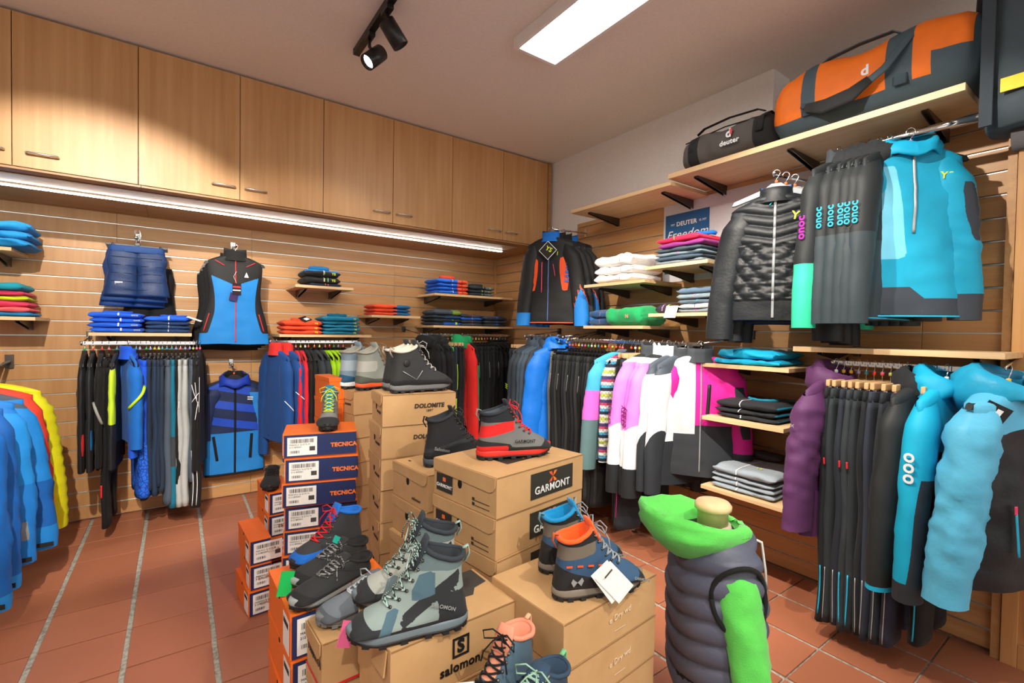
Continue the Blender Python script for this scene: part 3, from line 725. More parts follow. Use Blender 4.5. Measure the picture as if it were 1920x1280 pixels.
for i, (x, m, L_) in enumerate(((-3.048, NV, .86), (-3.025, fab((30, 52, 78)), .90), (-3.002, NV, .84), (-2.982, fab((36, 50, 70)), .88))):
    rail_pants('navy trousers, %s from the bright blue pairs' % ORD[i], x, ya, ZA, R9, m, hl, hg, L=L_, group='navy trousers on the rail')
rail_pants('slate grey trousers beside the teal striped pair', -2.957, ya, ZA, R9, SLT, hl, hg, L=.97, thick=.022)
rail_pants('dark trousers with a teal side panel', -2.930, ya, ZA, R9, TEAL, hl, hg, L=1.0, thick=.020, legc=(lambda v, a: 0 if v < .5 or v > .72 else 1, [GR], 'tl'))
rail_pants('black trousers with a short white slash at the thigh', -2.905, ya, ZA, R9, K_, hl, hg, L=.84, extras=[(WP, -1, -.28, -.33, .004, -.008)])
for i, x in enumerate((-2.880, -2.852)):
    rail_pants('pale grey trousers beside the %s' % ('black pair with the white slash', 'slate blue pair')[i], x, ya, ZA, R9, LGR, hl, hg, L=1.0, thick=.021, group='pale grey trousers')
rail_pants('slate blue trousers next to the pale grey pairs', -2.825, ya, ZA, R9, SLT, hl, hg, L=.84)
for i, x in enumerate((-2.805, -2.785)):
    rail_pants('black trousers with white piping at the end of the rail', x, ya-.01, ZA, R9, K_, hl, hg, L=1.02, group='piped black trousers', extras=[(WP, -1, -.62, -1.0, .005, .010), (WP, -1, -.12, -.36, .003, -.006)])
rail_jacket('black jacket with crossing white lines, last on its rail', -2.765, ya, ZA, R9-.2, [K_], hl, hg, L=.80, SL=.74, r0=.07, extra=[('sstrip', 'white_line', WP, -1, -.2, .18, -.6, .34, .004), ('sstrip', 'white_line', WP, -1, -1.2, .42, .6, .20, .004), ('sstrip', 'white_line', WP, -1, -1.0, .28, .5, .36, .004), ('sstrip', 'white_line', WP, -1, -.9, .36, -.3, .52, .004)])
# ---- jackets rail in the middle
hl, hg = 'black hanger on the rail under the orange and teal stacks', 'hangers on the rail under the orange and teal stacks'
NB = fab((20, 70, 136)); yb = -.335
for i, x in enumerate((-2.27, -2.195)):
    rail_jacket('navy blue jacket with a red collar and white sleeve slash' if i else 'navy blue jacket with red collar and red cuff wedge', x, yb, ZBm, R9+.3, [fabmix([(20, 70, 136), (225, 228, 232), (206, 40, 50)])] if 0 else [NB], hl, hg, hk='black', L=.70, SL=.78 if not i else .62, sry=.040, r0=.085, T=.06, collar='stand', colmat=RED, extra=[('sstrip', 'sleeve_stripe', WP, -1, -.3, .50, 1.1, .40, .006)]+([('sstrip', 'red_wedge', REDP, -1, -.9, .80, -.6, .97, .03)] if i == 0 else []))
for x in (-2.125, -2.090): rail_jacket('red jacket hanging between navy and black jackets', x, yb, ZBm, R9, [fab((206, 28, 44), 'soft')], hl, hg, group='red jackets', L=.70, SL=.66, sry=.026)
for x in (-2.055, -2.03): rail_jacket('black jacket beside the red jackets', x, yb, ZBm, R9, [K_], hl, hg, group='black jackets by the red ones', L=.70, SL=.64)
for x in (-1.985, -1.945): rail_jacket('charcoal jacket beside the lime jackets', x, yb, ZBm, R9+.1, [fab((44, 52, 56))], hl, hg, group='charcoal jackets by the lime ones', L=.74, SL=.66, sry=.03, r0=.085)
for i, x in enumerate((-1.90, -1.865, -1.83, -1.795, -1.755)): rail_jacket('lime green jacket, %s from the charcoal jackets' % ORD[i], x, yb, ZBm, R9+.08, [fab((164, 214, 24))], hl, hg, group='lime green jackets', L=.70, SL=.62, sry=.026)
rail_jacket('lime green jacket at the end of its rail behind the boots', -1.68, yb, ZBm, R9, [fab((164, 214, 24))], hl, hg, L=.70, SL=.62)
# ---- dark trousers and jackets in the corner
hl, hg = 'hanger on the corner rail', 'hangers on the corner rail'
yc = -.36
cor = [(-1.00, 'j', K_), (-.955, 'j', K2), (-.90, 'j', K_), (-.86, 'j', K2)]
for i, (x, _, m) in enumerate(cor): rail_jacket('black hooded jacket, %s along the corner rail' % ORD[i], x, yc, ZC, R9+.15, [m], hl, hg, hk='black', group='black jackets on the corner rail', L=.74, SL=.66, sry=.034, T=.05, collar='hood', hoodb=.02)
rail_pants('dark trousers with a blue and lime edge on the corner rail', -.815, yc, ZC, R9, K2, hl, hg, hk='wood', wb=plain('green_band', (60, 190, 80), .7), L=1.0, extras=[(BLP, -1, -.1, -.26, .012, 0), (LMP, -1, -.3, -.6, .008, .006)])
rail_pants('slate trousers with a lime zip on the corner rail', -.775, yc, ZC, R9, fab((40, 52, 66)), hl, hg, hk='wood', L=1.0, extras=[(LMP, -1, -.16, -.40, .008, 0), (LMP, -1, -.48, -.7, .012, .004)])
for x in (-.735, -.70): rail_pants('charcoal trousers beside the red jacket', x, yc, ZC, R9, K2, hl, hg, hk='wood', L=1.0, group='charcoal trousers by the red jacket')
rail_jacket('bright red jacket with a green hood in the corner', -.64, yc-.02, ZC, R9+.1, [fab((226, 40, 38)), BLU], hl, hg, L=.80, SL=.90, sry=.036, r0=.08, r1=.09, T=.05, collar='hood', hoodb=.03, colmat=GRN, sc=lambda t, a, s: 1 if abs(t-.22) < .006 else 0)
rail_jacket('black jacket with a green sleeve beside the red one', -.575, yc-.02, ZC, R9, [K_, GRN], hl, hg, L=.76, SL=.80, sry=.03, r0=.075, collar='stand', colmat=GRN, sc=lambda t, a, s: 1 if t > .2 else 0)
for i in range(7): rail_pants('black trousers in the dense row on the corner rail', -.53+.034*i, yc, ZC, R9, (K_, K2)[i % 2], hl, hg, L=1.0-.01*i, group='black trousers on the corner rail', extras=[(GYP, -1, -.15, -.30, .004, 0)] if i % 3 == 0 else [])
for i in range(6): rail_jacket('black short jacket at the corner end of the rail', -.285+.036*i, yc, ZC, R9, [K_], hl, hg, group='black jackets in the corner', L=.60, SL=.56, hk='black')
# ---- shorts, vests and the striped jacket shown face-out
SHN = fab((24, 66, 128), 'shell'); SHD = fab((22, 50, 96), 'nylon')
for i in range(3):
    o = pants(['navy quilted shorts in front on the arm', 'navy shorts, second on the arm', 'navy shorts, third on the arm with a pink tab'][i], (-3.125-.012*i, -.21+.045*i, 1.925-.015*i), .12*i, (SHD, SHN, SHN)[i], L=.345+.02*i, thick=.026, hemw=.12, seedi=i, name='shorts', cat='shorts', wb=SHN, spread=.0)
    o.scale = (.82, 1, 1)
    hanger('clip', (-3.125, -.21+.045*i, 2.035-.005*i), 0, bead(), 'black clip hanger holding navy shorts', 'hangers on the shorts arm')
    if i == 0:
        MB().box((-.12, -.031, -.255), (.05, .003, .010)).build('logo_bar', WP, o); MB().box((-.12, -.031, -.27), (.05, .003, .010)).build('logo_bar', WP, o)
        for k in range(5): MB().tube([(-.17, -.030, -.08-.055*k), (0, -.034, -.082-.055*k), (.17, -.030, -.08-.055*k)], .0016, 5).build('quilt_seam', fab((14, 36, 76)), o)
    if i == 2: MB().box((.17, -.02, -.345), (.035, .02, .012)).build('tab', MGP, o)
o = pants('black shorts hanging lowest behind the navy ones', (-3.06, -.06, 1.80), .05, K_, L=.40, thick=.024, hemw=.12, name='shorts', cat='shorts', spread=0); o.scale = (.72, 1, 1)
VB = fab((22, 128, 208), 'shell')
def vest_c(u, z, fr):
    if not fr: return 0
    top = -.185+.075*(1-abs(abs(u)-.0)*1.0) if False else -.14-.085*(1-abs(u)*.9)
    if z < -.565: return 1
    if abs(u) > .78-.12*math.sin(PI*min(1, max(0, (-z-.1)/.5))): return 0
    return 1 if z < top else 0
def vest_m(part, x, z, fr, sg):
    if not fr: return (-1,)
    side = .165-.035*math.sin(PI*min(1, max(0, (-z-.1)/.5)))+max(0, -z-.42)*.10-abs(x)
    return (max(min(side, -z-(.135+.085*(1-abs(x)/.19))), -z-.575)*10,)
for i in range(4):
    c = dict(L=.655-.01*i, SW=.36, HW=.46, T=.085 if i == 0 else .045, wst=.03, sleeves=False, mats=[K_, VB] if i == 0 else [K_], collar='stand', colh=.055, colmat=K_, amp=.006, n=48, rows=44, seed=3+i, drop=.045)
    if i == 0:
        c.update(mask=vest_m, mats=[fabmix([(22, 23, 25), (22, 128, 208)])], zip=(REDP, .02, .65), extra=[('patch', 'chest_emblem', WP, [(.055, -.155), (.085, -.155), (.07, -.115)]), ('strip', 'pocket_zip', REDP, -.165, -.43, -.20, -.56, .007), ('strip', 'pocket_zip', REDP, .155, -.43, .19, -.56, .007),
                 ('strip', 'shoulder_zip', REDP, -.13, -.04, -.07, -.075, .006), ('strip', 'shoulder_zip', REDP, .13, -.04, .07, -.075, .006)])
    jacket('vest', ['bright blue vest with black shoulders and red zips', 'black vest directly behind the blue vest', 'black vest third on its arm', 'black vest nearest the wall'][i], 'vest', (-2.545-.018*i, -.31+.062*i, 1.905-.028*i), -.06*i*(i % 2), c)
    hanger('black', (-2.545-.010*i, -.31+.062*i, 1.992-.022*i), -.06*i*(i % 2), (230, 90, 60), 'black hanger holding a vest', 'hangers on the vest arm')
v = thing('price_tag', 'red and black card tags hanging on the blue vest', 'tag', (-2.54, -.372, 1.66), .1)
MB().box((0, 0, 0), (.055, .003, .085)).build('card', fab((40, 24, 30)), v); MB().box((0, -.002, .015), (.05, .001, .012)).build('print', REDP, v); MB().box((0, -.002, -.01), (.05, .001, .008)).build('print', WP, v)
MB().tube([(0, 0, .04), (-.02, .002, .09), (.0, .012, .13)], .0012, 5).build('string', WP, v)
MB().box((-.02, .004, -.06), (.05, .003, .06), 0, Ry(.2)).build('card', fab((60, 40, 90)), v)
STB = fab((26, 62, 178), 'shell'); DKB = fab((22, 40, 82), 'shell'); SKB = fab((30, 128, 208), 'shell')
def strp(u, z, fr):
    if z < -.41: return 2
    return 0 if math.sin((z+u*.045)*52+.6) > -.1 else 1
c = dict(L=.74, SW=.38, HW=.42, T=.07, SL=.40, splay=.02, r0=.075, r1=.055, sry=.035, mats=[fabmix([(26, 72, 190), (20, 38, 80), (30, 128, 208)])], mask=lambda p, x, z, f, s: (.15-math.sin((z+abs(x+.25)*.22)*46+2.2), -z-.41) if p == 'body' else ((.1-z if s > 0 else 1), (z-.1 if s > 0 else -1)), collar='hood', hoodb=.03, colmat=STB, hoodin=K_, zip=(K_, .02, .73, 0, .014), amp=.006, n=40, rows=60, seed=9,
         extra=[('strip', 'pocket_zip', K_, -.145, -.43, -.12, -.62, .022), ('strip', 'pocket_zip', K_, .115, -.43, .105, -.62, .022), ('strip', 'chest_emblem', WP, .085, -.135, .125, -.14, .010), ('strip', 'chest_emblem', WP, .085, -.152, .125, -.157, .010), ('strip', 'hem_band', K_, -.2, -.735, .2, -.735, .02)])
jacket('jacket', 'blue jacket with diagonal navy stripes hanging below the vests', 'jacket', (-2.525, -.085, .955), 0, c)
hanger('black', (-2.53, -.085, 1.062), 0, (240, 100, 50), 'black hanger holding the striped blue jacket', 'single hangers')
# ---- jackets on the rack beside the left frame edge
lr = thing('garment_rail', 'chrome arm rail carrying the blue jackets and the yellow down jacket', 'clothes rail', (-3.79, 0, 1.10))
MB().tube([(0, -.01, .03), (0, -.3, .012), (0, -1.62, .0)], .010, 10).build('bar', M_chrome, lr); MB().box((0, -.008, .03), (.04, .016, .09), bev=.002).build('wall_plate', M_steel, lr)
for s in (-.55, -1.55): MB().tube([(0, s, 0), (0, s, -1.085)], .011, 10).build('post', M_chrome, lr); 
for s in (-.55, -1.55): MB().box((0, s, -1.09), (.30, .05, .02), bev=.003).build('foot', M_chrome, lr)
YEL = fab((222, 222, 24), 'nylon')
def q_h(p, A): return lambda x, z: A*(abs(math.sin(PI*z/p))**.6-.5)
LJ = [('yellow quilted down jacket behind the blue ski jackets', -.62, dict(mats=[YEL], quilt=q_h(.062, .020), qp=.062, L=.78, SW=.50, HW=.52, T=.12, SL=.80, splay=.06, r0=.085, r1=.062, sry=.075, collar='stand', colmat=K_, amp=.005, n=28, rows=70)),
      ('orange red ski jacket next to the yellow down jacket', -.80, dict(mats=[fab((226, 66, 44), 'shell'), SLT, BLU], L=.74, SW=.50, HW=.50, T=.10, SL=.72, splay=.04, r0=.08, r1=.06, sry=.06, sc=lambda t, a, s: 1 if .5 < t < .62 and a > 4.4 else (2 if .3 < t < .5 and a < 1.2 else 0))),
      ('light blue ski jacket with grey elbow wedge, second from the orange one', -.99, dict(mats=[fab((24, 132, 216), 'shell'), SLT, fab((16, 96, 180), 'shell')], L=.76, SW=.50, HW=.52, T=.10, SL=.78, splay=.07, r0=.085, r1=.07, sry=.06, bc=lambda u, z, f: 1 if z > -.05 else 0, sc=lambda t, a, s: (1 if t < .05 else (2 if .52 < t < .86 else 0)), extra=[])),
      ('sky blue ski jacket with a grey patch on the cuff side', -1.16, dict(mats=[fab((20, 118, 204), 'shell'), fab((120, 130, 136)), fab((28, 140, 224), 'shell')], L=.78, SW=.50, HW=.52, T=.10, SL=.78, splay=.02, r0=.085, r1=.07, sry=.06, sc=lambda t, a, s: (1 if .72 < t < .84 and 3.6 < a < 5.4 else (2 if .04 < t < .5 and a > 3.5 else 0)))),
      ('deep blue ski jacket nearest the end of the rack', -1.34, dict(mats=[fab((14, 92, 176), 'shell'), fab((28, 140, 224), 'shell')], L=.80, SW=.50, HW=.52, T=.10, SL=.82, splay=.0, r0=.085, r1=.07, sry=.065, sc=lambda t, a, s: 1 if t > .94 else 0)),
      ('deep blue ski jacket at the very end of the rack', -1.50, dict(mats=[fab((14, 100, 188), 'shell'), fab((28, 140, 224), 'shell')], L=.82, SW=.50, HW=.52, T=.10, SL=.84, splay=.0, r0=.085, r1=.07, sry=.065, sc=lambda t, a, s: 1 if t > .94 else 0))]
for i, (lb, y, c) in enumerate(LJ):
    c.setdefault('amp', .013); c['seed'] = i*4.3
    xx = -3.79+(.08 if i == 0 else .10-.005*i)
    hanger('black', (xx-.02 if 0 else -3.79, y, 1.123-.008*i*0), 0, bead(), 'black hanger on the rack of blue ski jackets', 'hangers on the ski jacket rack')
    o = jacket('jacket', lb, 'jacket', (-3.79, y, 1.045), .0, c)
    if i >= 2:
        for dz in (0,): MB().box((.25+c['splay'], -.07, -.055-c['SL']+.03), (.10, .004, .022), bev=.0015).build('cuff_tab', BKP, o)
# ================================================================== CLOTHES ON THE RIGHT WALL
# ---- face-out black and orange jackets by the corner
KO = fabmix([(24, 26, 28), (238, 84, 34), (26, 128, 214)])
def karpos_m(p, x, z, f, s):
    if p == 'body':
        o = max(min(.022+.018*math.sin((z+.42)*9)-abs(abs(x)-.135+(z+.3)*.03), .135-abs(z+.30)), (-.665-z)*1.0 if not f else -1)
        return (o, -1)
    if s < 0: return (z-.97, z-.84)
    e = z-.52-abs(x+1.2)*.20
    return (max(.030-abs(e), z-.975), e-.02)
ar = -1.02
for i in range(4):
    c = dict(L=.70, SW=.40, HW=.46, T=.09 if i == 0 else .05, SL=.66, splay=(.03, .10), r0=.078, r1=.06, sry=.05 if i == 0 else .028, mats=[KO] if i in (0, 2) else [fabmix([(30, 33, 36), (26, 128, 214)])], mask=karpos_m if i in (0, 2) else (lambda p, x, z, f, s: (z-.88 if p == 'sleeve' else -1,)), collar='stand', colh=.06, colmat=BLU if i in (0, 3) else K_, amp=.007, n=36, rows=40, seed=21+i, sf=.05)
    if i == 0:
        c.update(zip=(plain('blue_grey_zip', (96, 120, 190), .5), .02, .69), extra=[('strip', 'pocket_zip', PKP, -.055, -.20, -.055, -.45, .008), ('strip', 'pocket_zip', PKP, .04, -.22, .06, -.32, .005), ('text', 'KARPOS', .052, BLP, .165, -.27, -PI/2+.12), ('strip', 'hem_band', OGP, -.21, -.695, .21, -.695, .010), ('strip', 'chest_tab', LMP, .075, -.12, .072, -.15, .008)])
    px = -.40+.07*i
    jacket('jacket', ['black ski jacket with orange panels and blue cuffs, facing out by the corner', 'black jacket just behind the black and orange one', 'second black and orange jacket on the arm by the corner', 'black jacket with a blue collar closest to the wall by the corner'][i], 'jacket', (px, -1.42, 2.150-.004*i), ar-.05*i, c)
    hanger('black', (px, -1.42, 2.236), ar-.05*i, (232, 150, 160), 'black hanger holding a jacket by the corner', 'hangers on the arm by the corner')
tg = thing('price_tag', 'black card tag with yellow print on the black and orange jacket', 'tag', (-.455, -1.462, 2.035), ar)
MB().box((0, -.02, 0), (.10, .003, .10), 0, Ry(PI/4)).build('card', BKP, tg); MB().box((0, -.0225, 0), (.108, .002, .108), 0, Ry(PI/4)).build('card_edge', WP, tg, loc=(0, .0035, 0)); text('print', 'YS', .05, YL, tg, (.01, -.024, .008), (PI/2, .5, 0), bold=.001)
# ---- rail near the corner
hl, hg = 'hanger on the rail below the black and orange jackets', 'hangers on the rail below the black and orange jackets'
xd = -.40
SLJ = fab((58, 74, 90), 'shell'); SLD = fab((40, 50, 60), 'shell')
for i in range(3): rail_pants('dark slate trousers at the corner end of their rail', xd, -1.12-.035*i, ZD, 0, fab((36, 44, 52)), hl, hg, hk='wood', L=1.02, group='slate trousers by the corner')
rail_jacket('slate jacket with yellow marks on the sleeve', xd, -1.235, ZD, -.15, [SLD], hl, hg, L=.76, SL=.70, sry=.034, T=.06, r0=.085, extra=[('stext', '///', .05, LMP, .42, -1), ('stext', '//', .04, LMP, .62, -1, .0)])
for i, m in enumerate((SLD, SLJ, SLJ, SLD)): rail_jacket('dark slate blue jacket beside the bright blue one', xd, -1.29-.055*i, ZD, -.15, [m], hl, hg, L=.80, SL=.74, sry=.04, T=.07, r0=.09, group='slate jackets by the bright blue one', collar='hood', hoodb=.02)
BB = fab((22, 120, 226), 'nylon')
rail_jacket('shiny bright blue hooded jacket on the rail near the corner', xd, -1.545, ZD, -.32, [BB], hl, hg, L=.84, SL=.80, sry=.05, T=.11, r0=.098, r1=.085, splay=.03, amp=.011, collar='hood', hoodb=.05, colmat=BB)
rail_pants('grey green trousers next to the bright blue jacket', xd+.02, -1.618, ZD, .12, fab((112, 114, 104)), hl, hg, L=1.04, thick=.018)
# ---- rail of trousers and pink and white ski jackets
hl, hg = 'hanger on the rail of pink and white jackets', 'hangers on the rail of pink and white jackets'
xe = -.40
for i in range(16):
    ex = [(GYP, -1, -.14, -.26, .004, 0)] if i % 3 == 0 else ([(REDP, -1, -.12, -.34, .009, .004), (REDP, -1, -.5, -.8, .004, 0)] if i == 12 else [])
    rail_pants('black trousers with a red zip in the black row' if i == 12 else 'black trousers in the row before the pink sleeve', xe, -1.675-.034*i, ZE, 0, (K_, K2, fab((44, 46, 46)))[i % 3], hl, hg, L=1.04-.01*(i % 4), group=None if i == 12 else 'black trousers before the pink sleeve', extras=ex)
TRI = fabmix([(96, 128, 132), (222, 110, 214), (70, 180, 222)])
rail_jacket('jacket with blue, pink and grey sleeve bands', xe-.03, -2.235, ZE, -.30, [TRI], hl, hg, hk='grey', L=.72, SL=.72, sry=.045, T=.07, r0=.085, splay=.05, mask=lambda p, x, z, f, s: (.56-z-.02, .27-z) if p == 'sleeve' else (.3+z, .15+z))
NOR = nodes('nordic_knit', (1, 1, 1), .9); nt = NOR[1]; v = coords(nt, (1, 1, 1)); sp_ = nt.nodes.new('ShaderNodeSeparateXYZ'); nt.links.new(v, sp_.inputs[0])
mm = nt.nodes.new('ShaderNodeMath'); mm.operation = 'MULTIPLY'; mm.inputs[1].default_value = 6.5; nt.links.new(sp_.outputs[2], mm.inputs[0]); fr_ = nt.nodes.new('ShaderNodeMath'); fr_.operation = 'FRACT'; nt.links.new(mm.outputs[0], fr_.inputs[0])
cr = ramp(nt, fr_.outputs[0], [(0, lin((236, 236, 226))), (.12, lin((190, 205, 90))), (.25, lin((240, 240, 236))), (.36, lin((30, 40, 60))), (.5, lin((90, 180, 220))), (.62, lin((238, 238, 230))), (.75, lin((200, 70, 110))), (.86, lin((70, 60, 120)))])
[setattr(nd.color_ramp, 'interpolation', 'CONSTANT') for nd in nt.nodes if nd.type == 'VALTORGB']
ck = nt.nodes.new('ShaderNodeTexChecker'); ck.inputs['Scale'].default_value = 70; nt.links.new(v, ck.inputs['Vector'])
nt.links.new(mixc(nt, ck.outputs['Fac'], cr, (.02, .025, .04)), NOR[2].inputs['Base Color'])
mx_ = [nd for nd in nt.nodes if nd.type == 'MIX'][-1]
hf = nt.nodes.new('ShaderNodeMath'); hf.operation = 'MULTIPLY'; hf.inputs[1].default_value = .45; nt.links.new(ck.outputs['Fac'], hf.inputs[0]); nt.links.new(hf.outputs[0], mx_.inputs[0]); NOR = NOR[0]
rail_jacket('nordic patterned pullover with white, lime and blue bands', xe, -2.285, ZE, -.20, [NOR], hl, hg, L=.70, SL=.66, sry=.036, T=.05, r0=.075)
for i in range(3): rail_pants('black trousers between the nordic pullover and the pink jackets', xe, -2.32-.034*i, ZE, 0, (K_, K2, K_)[i], hl, hg, hk='wood', L=1.06, group='black trousers beside the nordic pullover')
rail_pants('black trousers edged with bright pink piping', xe-.03, -2.425, ZE, -.25, fab((34, 40, 48)), hl, hg, hk='wood', L=1.08, thick=.03, hemw=.10, extras=[(MGP, -1, -.12, -1.0, .008, -.022), (MGP, -1, -.10, -.34, .006, .006)])
PKW = fabmix([(30, 34, 38), (232, 234, 238), (230, 126, 224)])
def pk_m(p, x, z, f, s):
    if p == 'sleeve': return (.78-z, .50-z+.05*math.sin(x))
    return (min(-z-.02, .44+z-abs(x)*.2), min(-z-.05, .18+z))
for i, y in enumerate((-2.475, -2.545, -2.605)):
    rail_jacket(['pink, white and black ski jacket, first of the pink row', 'pink, white and black ski jacket in the middle of the pink row', 'pink, white and black ski jacket next to the white ones'][i], xe-.03*(i != 1), y, ZE, -.28, [PKW], hl, hg, hk='grey', L=.74, SL=.80, sry=.05, T=.08, r0=.088, r1=.062, splay=.05, mask=pk_m, quilt=None, collar='stand', colh=.07, colmat=WHT if i else GR, amp=.010, extra=[('stext', 'crazy', .055, MGP if 0 else plain('plum_print', (130, 30, 110), .6), .40, -1)])
WG = fabmix([(40, 46, 52), (226, 230, 236), (70, 80, 92)])
for i, y in enumerate((-2.655, -2.705)):
    rail_jacket(['white ski jacket with a charcoal lower sleeve beside the pink row', 'white ski jacket with a charcoal lower sleeve beside the magenta jacket'][i], xe-.02, y, ZE, -.22, [WG], hl, hg, hk='grey' if i == 0 else 'black', L=.76, SL=.74, sry=.042, T=.07, r0=.08, splay=.03, mask=lambda p, x, z, f, s: ((.60-z+.10*math.sin(x), .06-z) if p == 'sleeve' else (.5+z, .09+z)), collar='stand', colmat=WHT if i == 0 else GR)
MGJ = fabmix([(48, 52, 58), (224, 32, 152), (198, 204, 210)])
def mg_m(p, x, z, f, s):
    if p == 'sleeve': return (min(.80-z, max(abs(x+1.2)-.45, abs(z-.42)-.24)), -1)
    return (min(.30+z+.25*x+.14, .40+z) if f else .4+z, (-.03-x if z > -.46 else -1) if f else -1)
rail_jacket('magenta, grey and white ski jacket facing the shop at the rail end', xe+.0, -2.80, ZE, -.80, [MGJ], hl, hg, hk='black', jit=False, L=.70, SL=.62, sry=.05, T=.09, r0=.08, r1=.058, splay=.05, mask=mg_m, n=40, rows=44, collar='stand', colmat=fab((60, 66, 72)), extra=[('strip', 'chest_zip', BKP, .045, -.16, .035, -.36, .022), ('strip', 'zip_puller', WP, .045, -.20, .038, -.34, .008)], zip=(GYP, .03, .68))
# ---- face-out quilted black jackets
QK = fab((19, 24, 29), 'nylon')
def quilt_d(x, z):
    d = -z
    if d < .24:
        p = .055; s = abs(math.sin(PI*(d+abs(x)*.25)/p)); return .016*(s**.55)-.007
    if d < .52:
        a_ = abs(math.sin(PI*(x+z*.80)/.078)); b_ = abs(math.sin(PI*(x-z*.80)/.078)); return .022*(min(a_, b_)**.5)-.008
    return 0
aq = -1.16
for i in range(3):
    c = dict(L=.62, SW=.40, HW=.46, T=.13 if i == 0 else .07, SL=.66, splay=(.06, .05), r0=.082, r1=.064, sry=.06 if i == 0 else .035, mats=[QK], quilt=quilt_d if i == 0 else None, qs=False, collar='stand', colh=.055, colmat=QK, amp=.006, n=96 if i == 0 else 28, rows=110 if i == 0 else 26, seed=30+i, lining=fab((22, 92, 176)), sf=.03)
    if i == 0: c.update(zip=(GYP, .01, .61, 0, .012), extra=[('text', 'YS', .055, YL, .10, -.115, .15), ('strip', 'pocket_zip', GYP, -.175, -.40, -.185, -.53, .009), ('strip', 'pocket_zip', GYP, .165, -.36, .16, -.50, .009), ('strip', 'zip_puller', CYP, -.005, -.02, -.025, -.05, .006)])
    px = -.44+.10*i
    jacket('jacket', ['black quilted jacket with a white zip, facing out under the top shelf', 'plain black jacket behind the quilted one', 'black jacket with blue lining nearest the wall behind the quilted one'][i], 'jacket', (px, -3.225, 2.075-.01*i), aq-.06*i, c)
    hanger('grey' if i == 0 else 'black', (px, -3.225, 2.205-.002*i+.012*i), aq-.06*i, (236, 110, 60), 'hanger holding a black jacket under the top shelf', 'hangers on the arm under the top shelf')
# ---- upper rail: dark and turquoise hooded tops
hl, hg = 'grey plastic hanger on the oval rail', 'hangers on the oval rail'
xf = -.30
DKF = fabmix([(28, 33, 36), (50, 206, 160), (48, 60, 66)])
rail_jacket('dark hooded top with a mint green cuff and pink lettering', xf-.03, -3.46, ZF, -.12, [DKF], hl, hg, hk='black', L=.74, SL=.72, sry=.055, T=.07, r0=.078, r1=.056, splay=.05, mask=lambda p, x, z, f, s: (z-.60 if p == 'sleeve' else -1, -1), collar='stand', colmat=GR, extra=[('stext', 'onoc', .05, MGP, .38, -1)])
for i in range(5):
    rail_jacket('dark grey hooded top with turquoise lettering, %s from the mint cuffed one' % ORD[i], xf-.015, -3.505-.036*i, ZF, -.10, [DKF], hl, hg, hk='grey', group='dark grey tops with turquoise lettering', L=.74, SL=.70, sry=.052, T=.065, r0=.078, r1=.05, splay=.04, mask=lambda p, x, z, f, s: (-1, z-.45 if p == 'sleeve' else -.4-z), collar='hood', hoodb=.022, colmat=fab((34, 38, 42)), colin=CYN, extra=[('stext', 'onoc', .045, CYP, .34, -1), ('strip', 'hem_trim', CYP, -.21, -.735, .21, -.735, .006)])
CYT = fabmix([(14, 158, 198), (54, 62, 72), (112, 200, 232)])
def cy_m(p, x, z, f, s):
    if p == 'sleeve': return (max(z-.84, min(.5-abs(x-.9)*.5, .24-abs(z-.56)) if s < 0 else min(.5-abs(x+.9), .18-abs(z-.34))), (min(.55-z, .8-abs(x+.5)) if s < 0 else -1))
    return (max(-.60-z-.05*(x > 0), min(-.22-z, -x-.12-.22*(z+.62)) if f else -1), min(.05-abs(x+.10+.12*(z+.2)), .2-abs(z+.28)) if f else -1)
for i, (y, rr, lb) in enumerate(((-3.665, -.45, 'turquoise hooded top behind the front turquoise one'), (-3.725, -.95, 'turquoise hooded top with a white zip and charcoal hem, facing out'))):
    rail_jacket(lb, xf-.02*i, y, ZF, rr, [CYT], hl, hg, hk='black', jit=False, SW=.36, HW=.42, L=.72, SL=.68, sry=.055, T=.10, r0=.078, r1=.058, splay=.04, mask=cy_m, n=40, rows=44, collar='hood', hoodb=.03, colmat=CYN, amp=.012, seed=50+i, srows=40, zip=(GYP, .0, .38, .0, .010) if i else None, extra=[('text', 'YS', .04, YL, .11, -.14, .1), ('strip', 'zip_puller', PKP, 0, -.005, .006, -.03, .016), ('strip', 'hem_trim', CYP, -.20, -.725, .21, -.725, .008)] if i else [])
# ---- lower rail: plum jacket, black trousers, turquoise jackets
hl, hg = 'wooden clip hanger on the rail below the long empty shelf', 'hangers on the rail below the long empty shelf'
xg = -.31
rail_jacket('plum purple hooded rain jacket at the start of the lower rail', xg-.05, -3.485, ZG, -.22, [PUR], hl.replace('wooden clip', 'black'), hg+' for jackets', hk='black', jit=False, L=.72, SL=.62, sry=.060, T=.07, r0=.09, r1=.078, splay=.05, collar='hood', hoodb=.05, colmat=PUR, amp=.018, srows=40, extra=[('stext', 'x', .03, GYP, .25, -1)])
tcol = [K2, fab((44, 52, 56)), fab((38, 44, 56)), fab((48, 56, 60)), fab((40, 46, 52)), K2, fab((46, 52, 66)), fab((36, 42, 50)), fab((40, 42, 60))]
for i, m in enumerate(tcol):
    ex = [(CYP, -1, -.80, -1.02, .006, 0)] if i in (0, 3, 4) else [(GYP, -1, -.80, -1.03, .004, 0)]
    if i in (1, 3, 4): ex.append((REDP, -1, -.31, -.34, .008, .01))
    rail_pants(('black trousers with turquoise ankle zips, %s from the plum jacket' if i in (0, 3, 4) else 'charcoal trousers with grey ankle zips, %s from the plum jacket') % ORD[i], xg-.02, -3.505-.030*i, ZG, -.06, m, hl, hg, hk='wood', L=1.06-.008*(i % 3), thick=.019, hemw=.095, group='trousers with turquoise zips' if i in (0, 3, 4) else 'trousers with grey zips', extras=ex)
